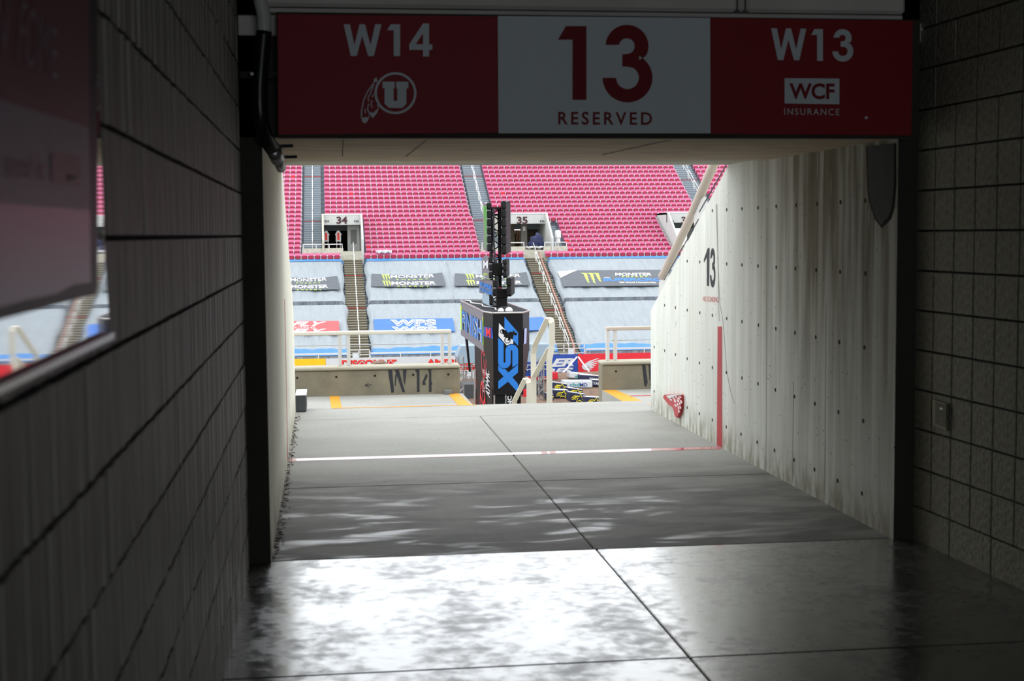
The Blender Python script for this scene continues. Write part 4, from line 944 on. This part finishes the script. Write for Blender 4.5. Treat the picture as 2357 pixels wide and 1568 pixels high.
tuff(1222, 861, 1285, 877, 84.5, MHRED, 'red soft track block beside the handrail', d_txt('FLY', MBWH, .05, (.3, .1, .8, .9), .4), sl=-3.)
tuff(1311, 857, 1371, 870, 86.5, MBWH, 'white soft track block with teal letters, farther one', d_txt('cbdMD', MTEAL, .02, (.22, .25, .8, .95)), sl=8.)
tuff(1336, 863, 1400, 876, 85.7, MNAVY, 'dark navy soft track block with white letters, upper one', d_txt('YAMAHA', MBWH, .03, (.32, .35, .85, .85)), sl=5.)
tuff(1363, 875, 1402, 889, 85.2, MNAVY, 'dark navy soft track block with white letters, lower one', d_txt('YAMAHA', MBWH, .03, (.04, .3, .95, .75)), sl=2.)
o = tuff(1298, 877, 1364, 893, 84.6, MBWH, 'white soft track block with teal letters, nearer one', lambda o, P, x0, y0, x1, y1, sl: (lettering('cbd', rect(1312, 881, 1334, 890), P, MTEAL, o, .03, bold=.01), lettering('MD', rect(1335, 882, 1352, 890), P, MNAVYB, o, .03, bold=.01)))
for i, (x0, y0, x1, y1, Y, sl, lab) in enumerate(((1272, 880, 1306, 897, 83.2, 5, 'uppermost'), (1308, 893, 1342, 907, 82.0, 5, 'partly hidden behind the others'), (1276, 898, 1310, 916, 80.5, 1, 'left of the middle pair'), (1311, 903, 1350, 924, 79.4, 6, 'right of the middle pair'), (1348, 914, 1386, 934, 78.3, 2, 'nearest to the right parapet'), (1258, 905, 1275, 920, 79.8, 3, 'leftmost, half hidden by the handrail'))):
    tuff(x0, y0, x1, y1, Y, MNAVY, 'navy track block with yellow star outline, '+lab, d_star, group='navy star track blocks', sl=sl)
# small red and white track tents over the left parapet
for i, (x, y, w_) in enumerate(((840, 831, 26), (893, 829, 22))):
    P = onp((0, 84, 0), (0, -1, 0)); o = thing('track_marker', ('red and white track marker peak over the left parapet, left one', 'red and white track marker peak over the left parapet, right one')[i], 'marker', aY(x, 870, 84))
    s1 = 1 if i == 0 else -1; q_ = [(x-6*s1+0, y), (x+w_*.55*s1, y+26), (x-w_*1.3*s1, y+26)]
    decal([q_], P, MHRED, o, 0, 'panel', .04); decal(stroke([q_[2], q_[0], q_[1]], 2), P, MBWH, o, .05, 'edging', .01)
b = MB(); 
for (cx, w_, h) in ((883, 22, 1),):
    P = onp((0, 82, 0), (0, -1, 0)); b.slab([P(850, 850), P(862, 836.5), P(884, 834.5), P(893, 840), P(900, 852)], (0, 1.5, 0))
b.build('dirt_mound', MDIRT, label='small peak of brown dirt showing above the left parapet', category='mound')
# ---------------------------------------------------------------- grey-blue video rig boxes and scaffolding behind the tower
o = thing('equipment_container', 'slate blue box structure on scaffolding behind the black tower', 'container', (9.5, 84, GZ))
P = onp((0, 83, 0), (0, -1, 0))
b = MB(); b.slab([P(1062, 797), P(1215, 793), P(1262, 793), P(1262, 832), P(1072, 836), P(1056, 838), P(1052, 822)], (0, 1.6, 0)); b.build('body', MSLATE, o)
for x in (1058, 1072, 1086, 1200, 1224, 1246, 1262):
    b = MB(); b.tube([P(x, 836), aY(x, 905, 83)], .04, 6); b.build('scaffold_pole', MSTEEL, o)
for y in (842, 852):
    b = MB(); b.tube([P(1056, y+2), P(1264, y-2)], .035, 6); b.build('scaffold_ledger', MSTEEL, o)
decal([[(1060, 841), (1095, 840), (1095, 852), (1060, 853)]], P, MDRED, o, -.3, 'red_panel', .05); decal([[(1196, 838), (1262, 836), (1262, 866), (1196, 866)]], P, MNAVYB, o, -.3, 'blue_panel', .05)
decal(stroke([(1205, 842), (1215, 854)], 2)+stroke([(1216, 842), (1206, 854)], 2)+stroke([(1222, 856), (1232, 842), (1240, 856)], 2), P, MBWH, o, -.2, 'lettering')
P = onp((0, 81, 0), (0, -1, 0)); o = fence_banner([(1062, 851), (1110, 850), (1110, 881), (1064, 881)], MBWH, 'white board with thin dark letters left of the tower')
lettering('CARE OF', rect(1062, 866, 1087, 872), PF, MSTEN, o, .06); decal(ringp(1069, 859, 6, 1), PF, MSTEN, o, .06, 'emblem', label='thin ring mark')
boxo('equipment_case', aY(1066, 935, 79).x, 79, GZ-.2, aY(1110, 935, 79).x, 81, aY(1080, 885, 79).z, MDGREY, None, label='dark grey box left of the tower base', category='box')
boxo('equipment_case', aY(1204, 935, 80).x, 80, GZ-.2, aY(1250, 935, 80).x, 82, aY(1220, 884, 80).z, MDGREY, None, label='dark grey box right of the tower base', category='box')
decal([[(1203, 896), (1222, 896), (1222, 935), (1203, 935)]], onp((0, 79.6, 0), (0, -1, 0)), MHRED, scn.objects['equipment_case.001'], 0, 'red_panel', .04)
def mast(px, y0, y1, Y, w_, lab):
    o = thing('truss_mast', lab, 'truss', aY(px, y1, Y)); A = aY(px, y1, Y); T = aY(px, y0, Y); h = T.z-A.z
    for dx in (-w_/2, w_/2):
        for dy in (-w_/2, w_/2):
            q = MB(); q.tube([A+V((dx, dy, 0)), A+V((dx, dy, h))], .025, 6); q.build('chord', MSTEEL, o)
    q = MB(); n = max(2, int(h/w_))
    for i in range(n):
        z0, z1 = h*i/n, h*(i+1)/n; s_ = 1 if i % 2 else -1
        q.tube([A+V((-s_*w_/2, -w_/2, z0)), A+V((s_*w_/2, -w_/2, z1))], .014, 5); q.tube([A+V((-s_*w_/2, w_/2, z0)), A+V((s_*w_/2, w_/2, z1))], .014, 5); q.tube([A+V((-w_/2, -s_*w_/2, z0)), A+V((-w_/2, s_*w_/2, z1))], .014, 5)
    q.build('bracing', MSTEEL, o); return o
mast(1062, 820, 940, 78, .28, 'thin grey truss mast between the left parapet and the tower'); mast(1246, 822, 940, 78, .28, 'thin grey truss mast behind the tall handrail')
# ---------------------------------------------------------------- FINISH TOWER
YT = 61.5
tw = thing('finish_tower', 'tall black finish-line tower with blue logo banner and red rings', 'tower', aY(1165, 985, YT))
def at(px, py, Y=YT): return aY(px, py, Y)
zt = at(1165, 722).z; zb = at(1165, 909).z
XA, XB = at(1135, 800).x, at(1204, 800).x; XL_, XR_ = 6.93, 8.98; YC = 62.7
# front banner face
q = MB(); q.slab([V((XA, YT, zb)), V((XB, YT, zb)), V((XB, YT, zt)), V((XA, YT, zt))], (0, .12, 0)); fb = q.build('front_banner', MBB, tw)
PX = onp((0, YT, 0), (0, -1, 0))
k = 80/627.
def cx_(pp): return [[(1140+x*k, 720+y*k) for x, y in p] for p in pp]
blue = [[(165, 70), (413, 360), (413, 597), (325, 505), (300, 440), (165, 300)]]
decal(cx_(blue), PX, MSKYB, fb, .01, 'emblem', label='blue wedge'); decal(cx_([[(68, 188), (165, 295), (230, 400), (320, 495), (324, 560), (270, 562), (205, 590), (60, 420)]]), PX, MBWH, fb, .015, 'emblem', label='white wedge')
sp = [(100, 500)] + [(100, 880)] + arc(172, 890, 70, 180, 0, 12, 64) + [(240, 700)] + arc(303, 680, 62, 180, 360, 12, 60) + [(365, 900)]
spoly = [(52, 448), (150, 545), (150, 880)] + arc(168, 885, 17, 180, 20, 6) + [(184, 690)] + arc(298, 690, 116, 180, 360, 16, 118) + [(413, 920), (308, 985), (308, 690)] + arc(294, 690, 14, 0, -180, 6) + [(279, 880)] + arc(166, 888, 114, 0, 180, 16, 116)
decal(cx_([spoly]), PX, MSKYB, fb, .01, 'emblem', label='blue letter S'); decal(cx_([[(55, 945), (90, 985), (130, 1010), (180, 1015), (235, 1080), (410, 930), (410, 1080), (310, 1165), (412, 1285), (412, 1445), (232, 1245), (55, 1380), (55, 1235), (150, 1150), (55, 1045)]]), PX, MSKYB, fb, .01, 'emblem', label='blue letter X')
decal(cx_(ringp(122, 338, 32, 14)+ringp(220, 497, 50, 13)+[[(110, 300), (150, 298), (190, 330), (180, 300), (240, 372), (250, 345), (325, 345), (322, 320), (342, 325), (350, 362), (375, 358), (398, 375), (380, 410), (350, 405), (330, 400), (315, 470), (300, 480), (275, 465), (265, 500), (215, 505), (235, 460), (190, 450), (150, 430), (160, 405), (135, 380)]]), PX, MBB, fb, .02, 'emblem', label='black motocross rider silhouette')
# side chamfers tapering downwards
def facep(pts, m, name, th=(0, .08, 0), lab=None):
    q = MB(); q.slab(pts, th); o = q.build(name, m, tw)
    if lab: o['label'] = lab
    return o
MDM = mat('dark_panel', (24, 23, 25), .4, noise=.3, nscale=2, spec=.25)
facep([V((XA, YT, zt)), V((XL_, YC, zt+.02)), V((XL_, YC, at(1110, 805, YC).z)), V((XA+.04, YT, zb))], MDM, 'left_wing')
facep([V((XB, YT, zt)), V((XR_, YC, zt+.02)), V((XR_, YC, at(1215, 800, YC).z)), V((XB-.04, YT, zb))], MDM, 'right_wing')
PL_ = onp((XA, YT, 0), (-(YC-YT), -(XA-XL_)*1.0, 0)); PR_ = onp((XB, YT, 0), ((YC-YT), -(XR_-XB), 0))
decal([[(1114, 752), (1133, 755), (1135, 780), (1112, 774)]], PL_, MNAVYB, tw, .03, 'emblem', .01); lettering('M', ((1118, 754), (1129, 756), (1129, 777), (1119, 774)), PL_, MHRED, tw, .06, 'emblem', bold=.06)
decal([[(1207, 757), (1212, 755), (1211, 790), (1206, 793)]], PR_, mat('pale_violet_print', (160, 165, 210), .5), tw, .03, 'emblem', .01)
# long side with FINISH banner
YE = 73.5
zlo_n = at(1110, 810, YC).z; zlo_f = aY(1070, 773, YE).z
facep([V((XL_, YC, zt+.02)), V((XL_, YE, zt+.02)), V((XL_, YE, zlo_n)), V((XL_, YC, zlo_n))], MGBAN, 'side_banner', (.06, 0, 0), 'grey banner reading FINISH')
PSd = onp((XL_, 0, 0), (-1, 0, 0))
def sidequad(y0, y1, z0, z1, off=.03):
    def f(u, v): return to_px((XL_-off, y1+(y0-y1)*u, z0+(z1-z0)*v))
    return f
f_ = sidequad(63.0, 72.6, zlo_n+.35, zt-.4); lettering('FINISH', f_, PSd, MBWH, tw, .03, bold=.06); lettering('FINISH', f_, PSd, MSKYB, tw, .05, bold=.02)
for (a, c) in ((72.8, 73.3), (62.72, 62.85)):
    q = MB(); q.box(XL_-.03, a, zlo_n+.3, XL_-.01, c, zt-.2); q.build('lime_stripe', MLIME, tw)
facep([V((XL_, YE, zt)), V((XL_+.0, YE-1.2, zt)), V((XL_+.3, YE-1.0, aY(1085, 852, YE).z)), V((XL_+.4, YE-.2, aY(1085, 852, YE).z))], MDM, 'far_wing', (.1, 0, 0))
# deck with grille bars and rim
q = MB(); q.box(XL_+.02, YC-.1, zt-.12, XR_-.02, YE, zt-.04); q.build('deck', MBLK2, tw)
for i in range(22):
    y = YC+.1+i*.49; q = MB(); q.box(XL_+.05, y, zt-.02, XR_-.05, y+.1, zt+.05); q.build('deck_slat', MDGREY, tw)
q = MB(); rim = [V((XA, YT, zt)), V((XB, YT, zt)), V((XR_, YC, zt)), V((XR_, YE, zt)), V((XL_, YE, zt)), V((XL_, YC, zt)), V((XA, YT, zt))]
q.tube([p+V((0, 0, .03)) for p in rim], .05, 6); q.build('deck_rim', MSTEEL, tw)
facep([V((XR_, YC, zt)), V((XR_, YE, zt)), V((XR_, YE, zlo_n)), V((XR_, YC, zlo_n))], MBB, 'side_banner', (-.06, 0, 0))
# pillars
b = MB(); b.box(XA+.03, 62.2, GZ, XB-.02, 69.6, zt-.15); pil = b.build('pillar', MBB, tw)
PXs = onp((XA+.03, 0, 0), (-1, 0, 0))
def ring3(cy, cz, r, wd, nm='red_ring'):
    q = MB(); n = 28
    for i in range(n):
        a0, a1 = 2*math.pi*i/n, 2*math.pi*(i+1)/n
        q.quadface([V((XA, cy+rr*math.cos(a), cz+rr*math.sin(a))) for rr, a in ((r, a0), (r, a1), (r-wd, a1), (r-wd, a0))])
    for a in (.3, 1.3, 2.6, 4.0): q.quadface([V((XA, cy+rr*math.cos(a+da), cz+rr*math.sin(a+da))) for rr, da in ((r-wd, .0), (r-wd, .25), (.15, .6), (.15, -.3))])
    o = q.build(nm, MHRED, tw); return o
cz1 = at(1105, 823, 65).z; ring3(65.3, cz1, 1.05, .16); ring3(65.9, at(1105, 940, 65).z, 1.2, .18)
def vtext(s_, x, y0, y1, z0, z1, m, bold=0.):
    """text running upwards on the left face of the pillar"""
    uv, fs = text_mesh(s_, bold, .15)
    vs = [(x, y1+(y0-y1)*(1-v) if False else y1-(y1-y0)*(1-v), z0+(z1-z0)*u) for u, v in uv]
    me = bpy.data.meshes.new('lettering'); me.from_pydata(vs, [], fs); me.materials.append(m); return link('lettering', me, tw)
vtext('ATV•MC', XA-.0, 62.9, 64.6, at(1120, 911, 64).z, at(1120, 850, 64).z, MBWH, .04); vtext('ROCKY MOUNTAIN', XA-.0, 64.9, 65.8, at(1115, 905, 65).z, at(1115, 852, 65).z, MBWH, .01)
# near legs under the front banner
b = MB(); b.box(XA+.10, YT+.1, GZ, XB-.30, YT+.6, zb); b.build('front_leg', MBB, tw)
PLg = onp((0, YT+.09, 0), (0, -1, 0))
def vt2(s_, px0, px1, py0, py1, m, bold=0.):
    uv, fs = text_mesh(s_, bold, .1); vs = [tuple(PLg(px0+(px1-px0)*(1-v), py1+(py0-py1)*u, .02)) for u, v in uv]
    me = bpy.data.meshes.new('lettering'); me.from_pydata(vs, [], fs); me.materials.append(m); return link('lettering', me, tw)
vt2('ATV•MC', 1178, 1168, 911, 972, MBWH, .04); vt2('ROCKY MOUNTAIN', 1166, 1162, 909, 960, MBWH)
b = MB(); b.tube([at(1139, 909, YT+.2), at(1139, 990, YT+.2)], .06, 8); b.tube([aY(1094, 850, 66), aY(1094, 990, 66)], .07, 8); b.build('silver_pole', MSTEEL, tw)
# top: moving-head lights
for i, (x0, x1) in enumerate(((1147, 1163), (1164, 1183))):
    c = at((x0+x1)/2, 716, 62.4); r = (at(x1, 716, 62.4)-at(x0, 716, 62.4)).x/2
    o = thing('dome_light', ('clear dome cover on the tower top, left of the pair', 'clear dome cover on the tower top, right of the pair')[i], 'lamp', c)
    bm = bmesh.new(); bmesh.ops.create_uvsphere(bm, u_segments=16, v_segments=8, radius=r)
    for v in bm.verts: v.co.z = max(0, v.co.z)*1.25
    q = MB(); q.addbm(bm, 0, Matrix.Translation(V((c.x, c.y+.3, zt)))); q.build('dome', mat('milky_dome', (205, 205, 205), .25), o, True)
    q = MB(); q.tube([(c.x, c.y+.3, zt-.02), (c.x, c.y+.3, zt+.06)], r*1.02, 16); q.build('base', MSTEEL, o)
# cable rope on deck
q = MB(); pts = [V((XL_+.15+.12*math.sin(i*.9)+.03*i, YE-1-i*.5, zt+.09)) for i in range(20)]; q.tube(pts, .03, 6); q.build('cable', MBWH, None, True, label='white cable snaking over the tower deck', category='cable')
# mast with screens
ms = thing('screen_mast', 'black truss mast with stacked screens rising from the tower deck', 'truss', aY(1142, 704, 66)); YM = 66.
def mp(px, py, Y=YM): return aY(px, py, Y)
XM0, XM1 = mp(1132, 600).x, mp(1152, 600).x; zm0 = mp(1142, 705).z; zm1 = mp(1142, 480).z
for X in (XM0, XM1):
    for y in (YM, YM+.45): q = MB(); q.tube([(X, y, zm0), (X, y, zm1)], .055, 8); q.build('chord', MBLK2, ms)
n = 16
for i in range(n):
    z0 = zm0+(zm1-zm0)*i/n; z1 = zm0+(zm1-zm0)*(i+1)/n; a, c = (XM0, XM1) if i % 2 else (XM1, XM0)
    q = MB(); q.tube([(a, YM, z0), (c, YM, z1)], .03, 6); q.build('brace', MBLK2, ms)
    if i % 4 == 0: q = MB(); q.tube([(XM0, YM, z0), (XM1, YM, z0)], .03, 6); q.build('brace', MBLK2, ms)
q = MB(); q.box(XM0-.1, YM-.1, zm1-.05, XM1+.1, YM+.5, zm1+.06); q.build('top_plate', MBLK2, ms)
q = MB(); q.tube(curve([mp(1139, 592, 65.7), mp(1142, 620, 65.7), mp(1144, 660, 65.7), mp(1146, 672, 65.7)]), .09, 8); q.tube(curve([mp(1137, 480, 65.8), mp(1136, 540, 65.8), mp(1139, 592, 65.7)]), .045, 8); q.build('cable_bundle', MDGREY, ms, True)
boxo('motor_box', mp(1143, 668, 65.5).x, 65.2, mp(1143, 685, 65.5).z, mp(1167, 668, 65.5).x, 65.9, mp(1143, 665, 65.5).z, MBLK2, ms); boxo('motor_box', mp(1144, 705, 65.5).x, 65.3, mp(1143, 705, 65.5).z, mp(1166, 668, 65.5).x, 65.9, mp(1143, 684, 65.5).z, MBLK2, ms)
boxo('motor_box', mp(1134, 605, 65.6).x, 65.6, mp(1143, 634, 65.6).z, mp(1157, 605, 65.6).x, 66.4, mp(1143, 606, 65.6).z, MBLK2, ms); boxo('beacon', mp(1149, 665, 65.4).x, 65.3, mp(1149, 664.5, 65.4).z, mp(1152, 665, 65.4).x, 65.45, mp(1149, 661, 65.4).z, MHRED, ms)
def board(px0, px1, py0, py1, edge, Yn, dy, m, dec=None, lob=5, side=-1):
    """screen cabinet: face seen between px0 and px1, thickness edge px, far side dy metres behind"""
    A = aY(px1, py1, Yn); T = aY(px1, py0, Yn); Fp = aY(px0, (py0+py1)/2, Yn+dy); z0, z1 = A.z, T.z
    n_ = len(screens)
    o = thing('screen_board', '', 'screen', ((A.x+Fp.x)/2, Yn, z0)); screens.append(o)
    eX = aY(px1+edge*(1 if side < 0 else -1), py0, Yn).x-A.x
    q = MB(); q.slab([V((A.x, A.y, z0)), V((A.x, A.y, z1-.12)), V((Fp.x+(A.x-Fp.x)*.3, Yn+dy*.6, z1)), V((Fp.x, Fp.y, z1-.15)), V((Fp.x, Fp.y, z0+.1))], (eX, .06, 0)); q.build('cabinet', m, o)
    for i in range(lob):
        a = z0+(z1-z0)*i/lob; c = z0+(z1-z0)*(i+1)/lob
        q = MB(); q.bbox(min(A.x, A.x+eX*1.15), Yn-.04, a+.03, max(A.x, A.x+eX*1.15), Yn+.3, c-.03, .05); q.build('module', MBLK2, o)
    PB_ = onp(A, (-(dy), -(A.x-Fp.x), 0)) if side < 0 else None
    if dec: dec(o, PB_)
    return o
screens = []
board(1112, 1121, 465, 580, 9, 65.4, 1.6, MGBAN, lambda o, P: decal(sum([stroke([(x, 474), (x+.8, 500), (x+1.6, 572)], [1.6, 1.2, .5]) for x in (1113.5, 1116.3, 1119)], []), P, mat('green_print', (72, 190, 60), .5), o, .03, 'emblem', label='green vertical claw streaks'), 6)
board(1166, 1155, 461, 586, -9, 65.4, 1.6, MBLK2, None, 6, 1)
board(1109, 1125, 590, 642, 8, 65.0, 1.8, MGBAN, lambda o, P: (lettering('M', rect(1112, 600, 1123, 618), P, MBWH, o, .03, bold=.05), lettering('ENERGY', rect(1112, 629, 1123, 634), P, MLIME, o, .03)), 3)
board(1165, 1158, 596, 640, -8, 65.0, 1.2, MBLK2, None, 3, 1)
o = board(1103, 1134, 643, 683, 8, 64.4, 2.0, MGBAN, None, 2)
PBl = onp(aY(1134, 683, 64.4), (-2.0, -(aY(1134, 683, 64.4).x-aY(1103, 663, 66.4).x), 0))
lettering('SUPER', ((1104, 648), (1133, 658), (1133, 669), (1104, 658)), PBl, MSKYB, o, .04, bold=.05); lettering('CROSS', ((1104, 661), (1133, 671), (1133, 680), (1104, 669)), PBl, MSKYB, o, .04, bold=.05)
board(1176, 1167, 638, 683, -9, 64.4, 1.2, MBLK2, None, 2, 1)
board(1110, 1126, 676, 704, 8, 64.6, 1.2, MSLATE, None, 1)
for o_, l_ in zip(screens, ('tall left screen of the mast with green claw streaks', 'tall black right screen of the mast, seen from behind', 'middle left screen of the mast, grey with a white letter', 'middle right black screen of the mast', 'blue-lettered left screen low on the mast', 'low black right screen of the mast', 'small slate screen standing on the tower deck')): o_['label'] = l_
# ---------------------------------------------------------------- unseen fill lamp added behind the camera to brighten sign and walls
ad = bpy.data.lights.new('added_fill_light', 'AREA'); ad.shape = 'RECTANGLE'; ad.size = 2.6; ad.size_y = 1.8; ad.energy = 120; ad.color = (.88, .94, 1)
ao = bpy.data.objects.new('added_fill_light', ad); scn.collection.objects.link(ao); ao.location = (1.4, -8.8, 1.9); ao.rotation_euler = (math.radians(90), 0, 0)
